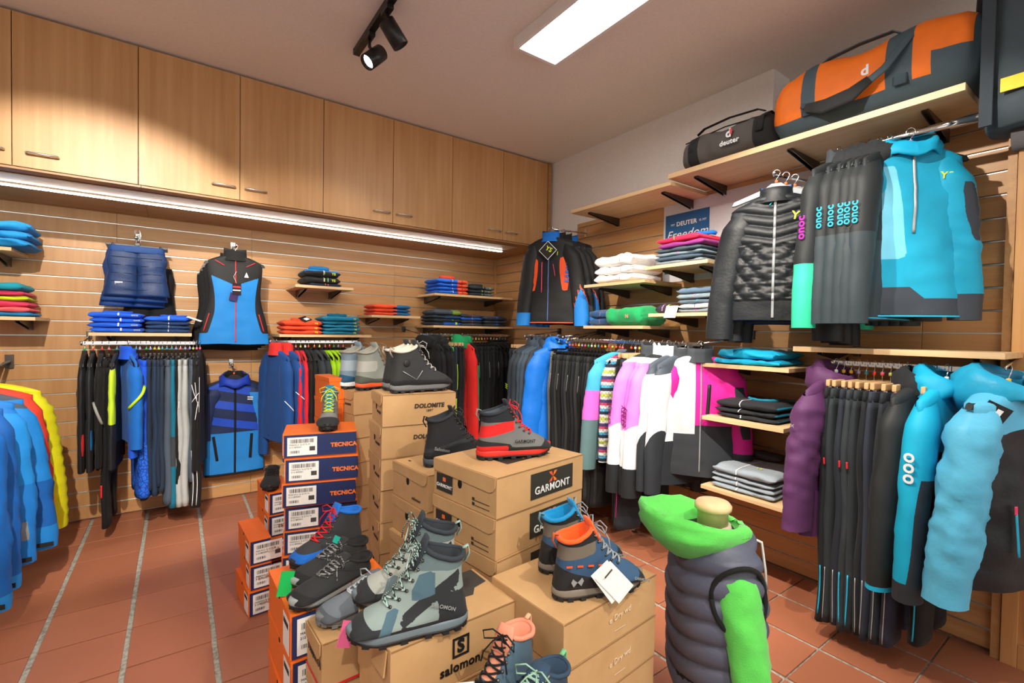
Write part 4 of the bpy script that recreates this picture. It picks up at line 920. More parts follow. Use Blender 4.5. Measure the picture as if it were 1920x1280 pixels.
rail_jacket('black softshell jacket with a turquoise hem between the trousers', xg-.03, -3.805, ZG, -.22, [fabmix([(34, 38, 40), (20, 176, 220)])], hl.replace('wooden clip', 'black'), hg+' for jackets', hk='black', L=.70, SL=.76, sry=.05, T=.08, r0=.08, r1=.065, splay=.05, collar='hood', hoodb=.03, colmat=K2, mask=lambda p, x, z, f, s: (z-.975 if p == 'sleeve' else -.69-z,))
rail_pants('black trousers with a turquoise waistband beside the turquoise sleeve', xg, -3.835, ZG, -.05, K_, hl, hg, hk='wood', L=1.0, wb=CYN, thick=.022, extras=[(CYP, -1, -.76, -.98, .006, 0)])
rail_jacket('bright turquoise hooded jacket with a white swirl on the sleeve', xg-.04, -3.875, ZG, -.20, [fabmix([(10, 168, 208), (44, 50, 58)])], hl.replace('wooden clip', 'black'), hg+' for jackets', hk='black', L=.72, SL=.76, sry=.055, T=.08, r0=.075, r1=.06, splay=.05, collar='hood', hoodb=.045, colmat=CYN, mask=lambda p, x, z, f, s: (max(z-.9, min(.9-abs(x+1.5), z-.38)) if p == 'sleeve' else -.25-z,), extra=[('stext', 'ooo', .07, WP, .33, -1)])
BLC = fabmix([(28, 31, 36), (92, 190, 230)], 'nylon')
rail_jacket('light blue and black padded jacket at the end of the lower rail', xg-.08, -4.055, ZG+.01, -.38, [BLC], hl.replace('wooden clip', 'black'), hg+' for jackets', hk='black', jit=False, L=.72, SL=.72, sry=.078, T=.17, r0=.09, r1=.066, SW=.38, splay=(.07, .05), sf=(-.02, .0), collar='hood', hoodb=.075, colmat=fab((30, 164, 208), 'nylon'), hoodin=fab((16, 120, 160), 'nylon'), amp=.022, n=36, rows=36, srows=44, mask=lambda p, x, z, f, s: (1,) if p == 'sleeve' else (.13+z-.2*x,), extra=[('strip', 'pocket_zip', CYP, -.10, -.42, -.08, -.58, .012), ('strip', 'zip_puller', PKP, -.102, -.40, -.10, -.43, .014)])
tg = thing('price_tag', 'black card tags tucked in the turquoise hood', 'tag', (-.42, -3.99, 1.10), -1.2)
MB().box((0, -.13, 0), (.07, .004, .10), 0, Ry(.5)).build('card', BKP, tg); MB().box((.006, -.134, -.004), (.016, .002, .07), 0, Ry(.5)).build('print', WP, tg); MB().box((-.014, -.134, .02), (.02, .002, .03), 0, Ry(.5)).build('print', YL, tg)
# clothes seen past the post
for i, (lb, z, m) in enumerate((('red quilted jacket hanging past the post', 1.22, fab((190, 24, 44), 'nylon')),)):
    jacket('jacket', lb, 'jacket', (-.06, -4.60, 1.30), -.9, dict(mats=[m], L=.45, T=.12, sry=.06, quilt=q_h(.05, .016), qp=.05, n=28, rows=50, SL=.42, collar='stand'))
# ================================================================== FOLDED CLOTHES
def stack(wall, a, off, z, items, rot=0, jit=.006):
    """items: (label, height, kwargs) from the bottom up; wall 'b' faces -Y, 'r' faces -X"""
    base = 0 if wall == 'b' else -PI/2
    for i, (lb, h, k) in enumerate(items):
        k = dict(k); mats = k.pop('mats'); dx = k.pop('dx', 0)+random.uniform(-jit, jit)
        p = (a+dx, off+random.uniform(-.004, .004), z) if wall == 'b' else (off+random.uniform(-.004, .004), a-dx, z)
        folded(lb, p, base+rot+k.pop('dr', 0)+random.uniform(-.02, .02), mats, h=h, seed=random.random()*40, **k)
        z += h*.94
    return z
def two(c, edge): return lambda u, y, z: 1 if u > edge else 0
yS = -.232
FB = fab((24, 92, 216)); FBD = fab((26, 58, 104))
zw = lambda u, m=None, w_=.008: ((u, m or WP, w_),)
lb4 = ['bottom', 'second from bottom', 'third from bottom', 'top', 'topmost']
stack('b', -3.225, yS, 1.3285, [('bright blue folded top with a white zip, %s of its pile' % lb4[i], .034, dict(mats=FB, w=.275, zips=zw(.12), logo=('===', .02, GYP, .10), group=None)) for i in range(3)]+[('bright blue folded top with a white zip, topmost of its pile', .036, dict(mats=FB, w=.275, zips=zw(.12), logo=('===', .02, GYP, .10), collar=(.0, FB, .012)))])
stack('b', -2.945, yS, 1.3285, [('dark navy folded top, %s of the pile beside the bright blue ones' % ('bottom', 'middle', 'upper')[i], .028, dict(mats=FBD, w=.255, zips=zw(.0, GYP, .004))) for i in range(3)]+[('bright blue top folded askew on the dark navy ones', .036, dict(mats=FB, w=.25, zips=zw(.1), dr=-.10, collar=(.2, FB, .012)))])
MB().box((0, 0, 0), (.09, .05, .0015)).build('paper_tag', M_paper, None, (-2.80, -.38, 1.43), (.15, .35, -.2)); tag(bpy.data.objects['paper_tag'], 'white paper tag sticking out of the blue stack', 'tag')
BK3 = fab((34, 34, 36))
stack('b', -1.93, yS-.01, 1.7225, [('navy folded top with orange stripes under the black jackets', .022, dict(mats=NV, w=.25, d=.27, dx=.02, zips=((-.05, OGP, .006), (.12, OGP, .006)))), ('black folded jacket with yellow logo, lower of two', .055, dict(mats=BK3, w=.285, d=.28, zips=((.08, WP, .004), (.12, LMP, .003), (.3, plain('mint_trim', (130, 220, 190), .5), .004)), logo=('YS', .028, YL, .085))), ('black folded jacket with blue hood lining, upper of two', .060, dict(mats=[BK3, fab((24, 116, 178))], w=.28, d=.28, cf=lambda u, y, z: 1 if z > .62 else 0, zips=((.05, WP, .004), (.1, LMP, .003)), logo=('YS', .028, YL, .085), collar=(.0, fab((24, 116, 178)), .035)))])
OG2 = fab((226, 74, 34)); TL2 = fab((18, 124, 160))
stack('b', -2.085, yS, 1.3285, [('orange folded pullover, %s of three' % ('bottom', 'middle', 'top')[i], (.034, .034, .048)[i], dict(mats=OG2, w=.29, logo=('YS', .022, YL, .095), **(dict(collar=(.1, OG2, .02)) if i == 2 else {}))) for i in range(3)])
tg = thing('price_tag', 'black card tag with yellow and white print on the orange pullovers', 'tag', (-2.06, -.345, 1.452), .3); MB().box((0, 0, 0), (.09, .07, .002), 0, Rx(.5) @ Rz(.5)).build('card', BKP, tg); MB().box((.01, -.006, .0005), (.045, .03, .002), 0, Rx(.5) @ Rz(.5)).build('print', WP, tg)
stack('b', -1.775, yS, 1.3285, [('teal folded pullover with yellow logo, %s of five' % ('bottom', 'second', 'third', 'fourth', 'topmost')[i], (.030, .030, .028, .028, .045)[i], dict(mats=TL2, w=.30, logo=('YS', .02, YL, .105), **(dict(collar=(.0, TL2, .022)) if i == 4 else {}))) for i in range(5)])
ORB = [fab((228, 76, 38)), fab((22, 96, 150)), fab((40, 52, 96))]
stack('b', -1.335, yS, 1.5035, [('orange and blue folded top, %s of three' % ('bottom', 'middle', 'top')[i], (.030, .030, .042)[i], dict(mats=ORB, w=.34, cf=lambda u, y, z: 1 if u > .2 else (2 if u > -.05 and z < .1 else 0))) for i in range(3)])
BO = [fab((22, 98, 206)), fab((232, 78, 44)), WHT]
stack('b', -.735, yS, 1.7275, [('blue and orange folded jacket, %s of four' % ('bottom', 'second', 'third', 'topmost')[i], (.036, .036, .036, .046)[i], dict(mats=BO, w=.33, cf=lambda u, y, z: (2 if abs(u-.30) < .04 else (1 if u > .30 else 0)), zips=((-.05, WP, .005), (.58, BKP, .006)), **(dict(collar=(.05, ORB[0], .04)) if i == 3 else {}))) for i in range(4)])
DGG = [fab((38, 44, 52)), fab((92, 98, 104))]
stack('b', -.405, yS, 1.7275, [('dark grey folded top with lime zip, %s of three' % ('bottom', 'middle', 'top')[i], (.032, .032, .04)[i], dict(mats=DGG, w=.29, cf=lambda u, y, z: 1 if u > .2 else 0, zips=((.0, LMP, .005), (.55, LMP, .004)), **(dict(collar=(.0, DGG[0], .028)) if i == 2 else {}))) for i in range(3)])
PV = [fab((32, 44, 62)), fab((24, 90, 190)), fab((120, 150, 60)), fab((28, 40, 44))]
stack('b', -.785, yS, 1.4255, [('dark folded pullover with blue front and lime edge at the shelf front', .034, dict(mats=[PV[0], PV[1]], w=.30, cf=lambda u, y, z: 1 if u > -.3 else 0, zips=((.6, LMP, .02),))), ('dark folded pullover with a green zip in the corner pile', .036, dict(mats=PV[3], w=.30, zips=((.3, plain('green_trim', (60, 190, 90), .5), .005),))), ('dark folded pullover with a bright blue hem in the corner pile', .034, dict(mats=[PV[0], PV[1]], w=.30, cf=lambda u, y, z: 1 if u > -.2 and z < .4 else 0)), ('slate and olive folded pullover on top of the corner pile', .055, dict(mats=[fab((60, 72, 84)), PV[2]], w=.29, cf=lambda u, y, z: 1 if u > .3 else 0))])
stack('b', -.52, yS, 1.4255, [('charcoal folded pullover with red zip, bottom of the middle pile', .03, dict(mats=fab((56, 62, 72)), w=.24, zips=((.0, REDP, .004),))), ('charcoal folded pullover with red zip, second of the middle pile', .03, dict(mats=fab((50, 58, 68)), w=.24, zips=((.0, REDP, .004),))), ('blue edged folded pullover in the middle pile', .028, dict(mats=PV[1], w=.24, zips=((.0, LMP, .004),))), ('charcoal folded pullover with red zip, top of the middle pile', .032, dict(mats=fab((56, 60, 70)), w=.23, zips=((.0, REDP, .004),)))])
stack('b', -.24, yS, 1.4255, [('slate folded pullover at the corner, %s of three' % ('bottom', 'middle', 'top')[i], (.032, .030, .05)[i], dict(mats=[fab((52, 60, 72)), PV[1]], w=.27, cf=(lambda u, y, z: 1 if i == 2 and abs(u-.1) < .12 and z > .4 else 0))) for i in range(3)])
# left edge shelves
stack('b', -3.80, -.26, 1.8285, [('turquoise folded fleece, %s of the pile on the upper shelf' % ('bottom', 'middle', 'top')[i], (.05, .05, .06)[i], dict(mats=fab((16, 124, 186), 'soft'), w=.36, d=.34, amp=.010)) for i in range(3)])
for (cc, h, nm) in (((20, 120, 180), .028, 'blue folded top at the bottom of the colourful pile'),):
    stack('b', -3.79, -.25, 1.4185, [('blue folded top at the bottom of the colourful pile', .026, dict(mats=fab((20, 120, 180)), w=.34)), ('salmon pink folded top low in the colourful pile', .032, dict(mats=fab((236, 96, 100)), w=.33)), ('raspberry folded top in the colourful pile', .04, dict(mats=fab((206, 50, 90)), w=.31)), ('lime folded top in the colourful pile', .032, dict(mats=fab((186, 206, 20)), w=.31)), ('raspberry folded top above the lime one', .032, dict(mats=fab((206, 50, 90)), w=.28)), ('turquoise folded top on the colourful pile', .05, dict(mats=fab((14, 140, 160)), w=.26))])
stack('b', -3.98, -.25, 1.1255, [('orange folded top on the low shelf by the ski jackets', .035, dict(mats=OG2, w=.30))])
# right wall
WF = fab((236, 234, 232), 'fleece'); xS = -.225
stack('r', -2.085, xS, 1.7365, [('white fluffy folded fleece, %s of three' % ('bottom', 'middle', 'top')[i], (.062, .062, .085)[i], dict(mats=WF, w=.36, d=.33, amp=.012, zips=((-.1, plain('beige_zip', (190, 180, 170), .6), .003), (.42, plain('plum_trim', (140, 40, 100), .5), .003)))) for i in range(3)])
stack('r', -2.605, xS, 1.8155, [('pale slate folded top at the bottom of the pink pile', .026, dict(mats=fab((120, 134, 146)), w=.34)), ('dark slate folded top in the pink pile', .028, dict(mats=fab((62, 80, 98)), w=.34)), ('slate folded top with purple zip in the pink pile', .028, dict(mats=fab((120, 140, 152)), w=.33, zips=((.0, MGP, .003),))), ('dark grey folded top in the pink pile', .028, dict(mats=fab((64, 78, 90)), w=.33)), ('purple folded fleece under the bright pink one', .036, dict(mats=fab((142, 50, 130)), w=.33, dx=.02)), ('bright pink folded top with a lime zip and blue collar', .040, dict(mats=fab((236, 44, 84)), w=.31, zips=((-.1, LMP, .004),), collar=(.6, BLU, .02)))])
stack('r', -1.975, xS, 1.4305, [('navy folded fleece with a pink zip, %s of two' % ('lower', 'upper')[i], (.055, .065)[i], dict(mats=fab((30, 74, 120), 'fleece'), w=.25, amp=.010, zips=((-.1, plain('lilac_zip', (200, 130, 190), .5), .003),))) for i in range(2)])
stack('r', -2.215, xS-.05, 1.4305, [('thick bright green folded fleece', .125, dict(mats=fab((24, 160, 92), 'fleece'), w=.32, d=.30, amp=.016, logo=('N', .035, plain('salmon_print', (220, 140, 110), .6), .05)))])
stack('r', -2.735, xS, 1.5085, [('grey folded pullover with a pink zip at the bottom of its pile', .026, dict(mats=fab((120, 132, 140)), w=.25, zips=((.0, MGP, .004),))), ('white folded pullover in the grey pile', .030, dict(mats=fab((226, 230, 234)), w=.25, zips=((.0, BKP, .004),))), ('slate folded pullover with a turquoise zip', .030, dict(mats=fab((90, 108, 122)), w=.25, zips=((.1, CYP, .004),))), ('light grey folded pullover with a lilac zip', .034, dict(mats=fab((122, 138, 148)), w=.25, zips=((.0, plain('lilac_zip', (200, 130, 190), .5), .004),))), ('dark denim blue folded pullover on the grey pile', .042, dict(mats=fab((84, 108, 132), 'fleece'), w=.25))])
stack('r', -2.515, xS-.04, 1.5085, [('striped dark folded scarf with a yellow print', .055, dict(mats=fab((44, 40, 52)), w=.15, d=.2, zips=((-.3, plain('lilac_zip', (200, 130, 190), .5), .006), (.2, YL, .01))))])
pt = thing('paper_tag', 'white paper tag hanging over the shelf edge by the grey pile', 'tag', (-.412, -2.60, 1.515), .2)
MB().box((0, 0, 0), (.002, .075, .085), 0, Ry(.5)).build('card', M_paper, pt)
stack('r', -3.045, xS-.0, 1.2135, [('turquoise folded pullover, lower of two', .034, dict(mats=CYN, w=.36, d=.34, amp=.010)), ('turquoise folded pullover, upper of two', .052, dict(mats=CYN, w=.32, d=.33, amp=.014, dx=.01))])
BT = [fab((30, 33, 38)), fab((16, 130, 160))]
stack('r', -3.085, xS-.03, .9205, [('black folded top with white zip and turquoise back, %s of three' % ('bottom', 'middle', 'top')[i], (.028, .030, .045)[i], dict(mats=BT, w=.33, d=.34, cf=(lambda u, y, z: 1 if y > .75 and u > .1 else 0), zips=((-.15, WP, .005),), **(dict(collar=(.1, BT[1], .012)) if i == 2 else {}))) for i in range(3)])
LG = fab((150, 162, 172))
stack('r', -3.075, xS-.03, .5225, [('light grey folded pullover with a white zip, %s of four' % ('bottom', 'second', 'third', 'topmost')[i], (.030, .030, .030, .046)[i], dict(mats=LG, w=.34, d=.35, zips=((-.15, WP, .006),), **(dict(logo=('YS', .03, YL, .05, 'top')) if i == 3 else {}))) for i in range(4)])
stack('r', -2.985, -.09, .66, [('dark grey garment lying at the back of the light grey pile', .03, dict(mats=fab((70, 66, 72)), w=.30, d=.12))])
# poster on the slatwall
ps = thing('poster', 'poster with a blue field and white lettering over a pale mountain view', 'poster', (-.006, -2.88, 2.03), -PI/2)
MB().box((0, 0, 0), (1.30, .003, .56)).build('sheet', plain('poster_paper', (206, 210, 216), .5), ps)
MB().box((-.46, -.0025, -.01), (.345, .002, .42)).build('blue_field', plain('poster_blue', (28, 92, 148), .5), ps)
mt, nt, bb = nodes('poster_landscape', rough=.5); n_ = noise_tex(nt, 6, 5, coords(nt)); nt.links.new(ramp(nt, n_.outputs[0], [(.4, lin((190, 196, 200))), (.5, lin((120, 128, 110))), (.62, lin((70, 76, 52)))]), bb.inputs['Base Color'])
MB().box((.19, -.0025, -.21), (.90, .002, .14)).build('landscape', mt, ps)
text('lettering', 'DEUTER', .042, WP, ps, (-.46, -.005, .125), (PI/2, 0, 0), bold=.001); text('lettering', 'MY', .022, WP, ps, (-.57, -.005, .125), (PI/2, 0, 0)); text('lettering', 'IS MY', .022, WP, ps, (-.335, -.005, .125), (PI/2, 0, 0)); text('lettering', 'Freedom', .085, WP, ps, (-.46, -.005, .05), (PI/2, 0, 0), shear=.35)
# ================================================================== SHOE BOXES
def m_kraft():
    m, nt, b = nodes('kraft_cardboard', rough=.8, spec=.2)
    v = coords(nt, (1, 1, 1), 5); n1 = noise_tex(nt, 9, 4, v, .6); n2 = noise_tex(nt, 240, 2, v)
    c = mixc(nt, n1.outputs[0], lin((186, 146, 100)), lin((212, 174, 126)))
    oi = nt.nodes.new('ShaderNodeObjectInfo'); 
    nt.links.new(c, b.inputs['Base Color']); bump(nt, b, n2.outputs[0], .1, .0008); return m
KR = m_kraft(); KRE = plain('cardboard_edge', (150, 112, 72), .9)
ORB_ = plain('orange_carton', (238, 112, 26), .5); NVB = plain('navy_carton', (26, 44, 92), .45); LABG = plain('black_label', (46, 46, 40), .6); GRB = plain('grey_carton_print', (66, 64, 62), .7); PRT = plain('dark_ink', (60, 48, 36), .8); OGI = plain('orange_ink', (244, 120, 40), .5); HOLE = plain('hole_dark', (12, 9, 7), .9); WPT = plain('pale_ink', (226, 206, 178), .7)
def barcode(parent, loc, rot, w_, h_, m=BKP):
    mb = MB(); x = -w_/2; r = random.Random(4)
    while x < w_/2: d = r.choice((.0012, .002, .003)); mb.box((x, 0, 0), (d, .0006, h_)); x += d+r.choice((.0015, .0025))
    mb.build('barcode', m, parent, loc, rot)
def shoebox(kind, label, F, yaw_, z0, W, D, H, **k):
    """F: world xy of the front-left corner; X along the front, +Y into the depth"""
    t = thing('shoe_box', label, 'box', (F[0], F[1], z0), yaw_, k.get('group', 'stacked shoe boxes'))
    body = {'tecnica': ORB_}.get(kind, KR); h = H-.001
    MB().box((W/2, D/2, h/2), (W-.004, D-.004, h-.002), bev=.0012).build('body', body, t)
    lh = k.get('lid', .035)
    if kind == 'tecnica' and k.get('bare'):
        MB().box((W/2, D/2, h-.011), (W, D, .022), bev=.001).build('lid', ORB_, t); return t
    if kind == 'tecnica':
        MB().box((W/2, D/2, h-.011), (W, D, .022), bev=.001).build('lid', ORB_, t)
        MB().box((W/2+.002, -.0004, h/2-.001), (W-.008, .0020, h-.010)).build('front_panel', NVB, t)
        MB().box((W-.002, D/2+.01, h/2-.006), (.0035, D-.02, h-.03)).build('end_panel', NVB, t)
        lab = MB().box((.082, -.0018, h/2-.003), (.125, .0012, h-.028)).build('label', M_paper, t)
        barcode(lab, (.082, -.0028, h*.72-.003), (0, 0, 0), .10, .018)
        barcode(lab, (.052, -.0028, h*.26-.001), (0, 0, 0), .04, .012)
        text('label_print', 'MAKALU G.GTX M', .010, BKP, lab, (.028, -.0028, h*.54), (PI/2, 0, 0), align='LEFT'); text('label_print', '2121800001', .010, BKP, lab, (.028, -.0028, h*.44), (PI/2, 0, 0), align='LEFT')
        MB().box((.124, -.0028, h*.36), (.024, .0006, .020)).build('label_block', GRB, lab)
        lab2 = MB().box((.0004, .05, h/2-.006), (.0012, .075, h-.034)).build('side_label', M_paper, t); barcode(lab2, (-.0006, .05, h*.68), (0, 0, PI/2), .06, .016)
        text('brand', 'TECNICA', .026, OGI, t, (W*.82, -.0018, h*.44), (PI/2, 0, 0), bold=.0012)
        if k.get('hole'): MB().lathe([(.011, 0), (.011, .0008)], 16, (W*.42, D*.3, h+.0005)).build('finger_hole', HOLE, t)
        MB().lathe([(.008, 0), (.008, .0008)], 12, (.0, D*.45, h-.008), 0, Ry(-PI/2)).build('finger_hole', HOLE, t)
        return t
    # kraft boxes: flap tucked over the left end, grip hole below it
    if k.get('flap', True):
        pl_ = [(.004, h), (D-.004, h), (D-.004, h-lh), (D-.012, h-lh-.006), (.030, h-lh-.016), (.014, h-lh-.008), (.006, h-lh+.004)]
        mb = MB(); mb.add([(-.0006, y, z) for y, z in pl_]+[(-.0035, y, z) for y, z in pl_], [tuple(range(len(pl_)-1, -1, -1)), tuple(range(len(pl_), 2*len(pl_)))]+[(i, (i+1) % len(pl_), (i+1) % len(pl_)+len(pl_), i+len(pl_)) for i in range(len(pl_))]); mb.build('flap', KR, t)
        MB().lathe([(.011, 0), (.011, .001)], 16, (.0015, D*.55, h-lh-.026), 0, Ry(-PI/2) @ Matrix.Diagonal((1.4, 1, 1))).build('grip_hole', HOLE, t)
    MB().box((W/2, D/2, h), (W-.006, D-.006, .0016)).build('top_panel', KR, t)
    MB().box((W/2, .0002, h-.0005), (W-.006, .0016, .002)).build('top_crease', KRE, t)
    if kind == 'dolomite':
        if k.get('front', True): text('brand', 'DOLOMITE', .026, PRT, t, (W*.62, -.001, h*.60), (PI/2, 0, 0), bold=.0012, shear=.12); text('brand', '1897', .016, PRT, t, (W*.62, -.001, h*.44), (PI/2, 0, 0), shear=.12)
        text('brand', 'DOLOMITE', .014, PRT, t, (-.001, D*.28, h*.42), (PI/2, 0, -PI/2), bold=.0006)
    if kind == 'garmont':
        lb = MB().box((W*.60, -.0006, h*.52), (W*.50, .0012, h*.66)).build('brand_label', LABG, t)
        text('brand', 'GARMONT', .036, WP, lb, (W*.60, -.0016, h*.38), (PI/2, 0, 0), bold=.0004)
        em = MB()
        for sx, mi in ((-1, 0), (1, 1)):
            for sz in (-1, 1): em.add([(0, 0, 0), (sx*.022, 0, sz*.0), (sx*.022, 0, sz*.018), (sx*.006, 0, sz*.018), (sx*.014, 0, sz*.009)], [(0, 1, 4) if 0 else (0, 4, 2, 3)], mi)
        em.build('emblem', [plain('emblem_red', (226, 90, 60), .5), OGI], lb, (W*.60, -.0018, h*.66))
        l2 = MB().box((-.0008, D*.80, h*.40), (.0012, D*.27, h*.46)).build('end_label', LABG, t); text('brand', 'GARMONT', .017, WP, l2, (-.0018, D*.80, h*.32), (PI/2, 0, -PI/2), bold=.0002); MB().box((-.0016, D*.80, h*.50), (.0006, .016, .014)).build('emblem', OGI, l2)
        for zz in (.30, .18): MB().box((-.0008, D*.33, h*zz), (.0008, .012, .010)).build('icon', PRT, t); MB().box((-.0008, D*.20, h*zz-.003), (.0006, .07, .002)).build('fine_print', PRT, t)
        if k.get('top'):
            l3 = MB().box((W*.55, D*.46, h+.0012), (W*.50, D*.38, .0010)).build('top_label', LABG, t); text('brand', 'GARMONT', .036, WP, l3, (W*.55, D*.52, h+.0022), (0, 0, PI), bold=.0004); MB().box((W*.55, D*.36, h+.0020), (.035, .03, .0006)).build('emblem', OGI, l3)
    if kind == 'salomon':
        fr = MB()
        for a, b, c_, d_ in ((0, .023, .050, .006), (0, -.023, .050, .006), (-.022, 0, .006, .050), (.022, 0, .006, .050)): fr.box((a, 0, b), (c_, .0010, d_))
        l3 = fr.build('emblem_frame', BKP, t, (W*.52, -.0008, h*.62)); text('emblem', 'S', .046, BKP, l3, (0, -.0002, 0), (PI/2, 0, 0), bold=.002)
        text('brand', 'salomon', .034, BKP, t, (W*.52, -.0008, h*.28), (PI/2, 0, 0), bold=.0008)
        gp = MB(); r = random.Random(3); poly = [(W*.30, D*.98), (W*.30, D*.62), (W*.42, D*.45), (W*.55, D*.38), (W*.66, D*.45), (W*.78, D*.42), (W*.84, D*.55), (W*.97, D*.60), (W*.97, D*.98)]
        gp.add([(x, y, h+.0014) for x, y in poly], [tuple(range(len(poly)))]); gp.build('top_print', GRB, t)
        MB().box((-.004, D*.25, h*.76), (.004, D*.34, h*.40), 0, Ry(.12)).build('end_flap', KR, t)
    if kind == 'salomon_dark':
        MB().box((W*.66, D*.33, h+.0010), (W*.66, D*.64, .0012)).build('top_print', GRB, t); MB().box((W*.66, -.0006, h-.022), (W*.66, .0012, .040)).build('front_print', plain('black_dotted_print', (40, 38, 36), .7), t)
        text('emblem', 'S', .026, PRT, t, (W*.16, D*.8, h+.0016), (0, 0, 0)); text('brand', 'salomon', .018, PRT, t, (-.001, D*.3, h*.2), (PI/2, 0, -PI/2))
    if kind == 'drywd': text('brand', 'e Dry wd', .024, WPT, t, (W*.56, -.001, h*.55), (PI/2, -.06, 0), shear=.2); MB().box((W*.56, -.0008, h*.24), (.05, .0006, .002)).build('fine_print', WPT, t)
    if kind == 'mammut':
        MB().box((W/2, .0000, h*.05), (W, .0014, .006)).build('red_line', REDP, t); MB().box((-.0002, D/2, h*.05), (.0014, D, .006)).build('red_line', REDP, t); text('brand', 'TREZETA', .028, PRT, t, (-.001, D*.45, h*.55), (PI/2, 0, -PI/2), bold=.001)
    return t
def boxes(kind, n, F, yaw_, ztop, W, D, H, labels, jit=.008, jy=.03, skip=0, first=None, **k):
    r = random.Random(int(abs(F[0])*1000)); z = ztop-n*H
    for i in range(n):
        top = i == n-1; kk = dict(k)
        if top and first: kk.update(first)
        a, b, y = (0, 0, 0) if top else (r.uniform(-jit, jit), r.uniform(-jit, jit), r.uniform(-jy, jy))
        ntop = n-1-i
        lb = labels % (('topmost', 'second from the top', 'third from the top', 'fourth from the top', 'fifth from the top', 'sixth from the top', 'seventh from the top', 'lowest')[min(ntop, 7)])
        shoebox(kind, lb, (F[0]+a, F[1]+b), yaw_+y, max(0.0012, z+.0005) if i == 0 else z+.0005, W, D, H, **kk); z += H
boxes('garmont', 7, (-2.093, -3.200), .16, .92, .445, .335, .1314, 'brown box with a black brand label, %s in its stack', first=dict(top=True), jit=.006, jy=.02)
boxes('drywd', 5, (-2.103, -3.529), .075, .635, .41, .305, .127, 'plain brown box with pale script print, %s in its stack', jit=.004, jy=.012, flap=False)
boxes('dolomite', 8, (-2.19, -2.462), -.14, 1.096, .335, .222, .137, 'brown box under the dark leather boots, %s in its stack', jit=.008, jy=.04)
boxes('dolomite', 8, (-2.125, -1.852), .14, 1.04, .34, .24, .130, 'brown box under the grey boots, %s in its stack', jit=.007, jy=.03, front=False)
boxes('salomon_dark', 6, (-2.146, -2.822), .10, .838, .30, .275, .1395, 'brown box with a black printed lid, %s in its stack', jit=.008, jy=.03, lid=.03)
boxes('tecnica', 8, (-2.512, -2.086), -.24, .896, .318, .235, .112, 'orange and navy box with a barcode label, %s in the tall stack', jit=.010, jy=.05)
boxes('tecnica', 9, (-2.225, -1.745), .06, 1.107, .085, .26, .123, 'orange box behind the tall stack and the lime laced boot, %s', jit=.003, jy=.01, bare=True)
boxes('tecnica', 4, (-2.50, -1.62), .06, .49, .13, .30, .1222, 'orange box behind the tall orange stack, %s of four', jit=.006)
boxes('tecnica', 3, (-2.622, -1.90), .06, .366, .095, .30, .1219, 'orange box at the aisle beside the tall orange stack, %s of three', jit=.006)
boxes('tecnica', 4, (-2.635, -2.95), .03, .548, .32, .32, .1367, 'orange box under the black trail shoes, %s in its stack', first=dict(hole=True), jit=.008, jy=.03)
boxes('mammut', 4, (-2.585, -3.105), .05, .530, .30, .145, .132, 'brown box with a red line, %s in its stack', jit=.003, jy=.01)
boxes('salomon', 4, (-2.490, -3.350), .03, .612, .375, .225, .1527, 'brown box with a black framed letter emblem, %s in its stack', jit=.004, jy=.01, flap=False)
boxes('plain', 4, (-2.475, -3.705), .06, .484, .34, .30, .121, 'plain brown box under the loose shoes in front, %s of three', jit=.002, jy=.005, flap=False)
# ================================================================== BOOTS
def cat(tab, n):
    """Catmull-Rom resampling of a list of points"""
    P = [Vector(p) for p in tab]; out = []; m = len(P)-1
    for i in range(n+1):
        f = i/n*m; j = min(int(f), m-1); u = f-j; p0, p1, p2, p3 = P[max(j-1, 0)], P[j], P[j+1], P[min(j+2, m)]
        out.append(.5*((2*p1)+(-p0+p2)*u+(2*p0-5*p1+4*p2-p3)*u*u+(-p0+3*p1-3*p2+p3)*u**3))
    return out
A_MID = [(.116, .168), (.128, .152), (.143, .136), (.160, .120), (.179, .106), (.200, .095), (.222, .086), (.245, .077), (.267, .064), (.285, .046), (.292, .032)]
B_MID = [(.012, .148), (.017, .124), (.013, .095), (.004, .060), (.004, .030), (.050, .022), (.110, .022), (.170, .022), (.232, .023), (.276, .025), (.291, .028)]
W_MID = [.036, .036, .036, .037, .038, .039, .043, .048, .050, .042, .008]
A_LOW = [(.108, .106), (.122, .103), (.136, .099), (.154, .093), (.174, .087), (.196, .080), (.220, .073), (.245, .066), (.268, .055), (.286, .041), (.292, .030)]
B_LOW = [(.004, .086), (.009, .075), (.008, .060), (.003, .045), (.005, .028), (.050, .022), (.110, .022), (.170, .022), (.232, .023), (.276, .025), (.291, .028)]
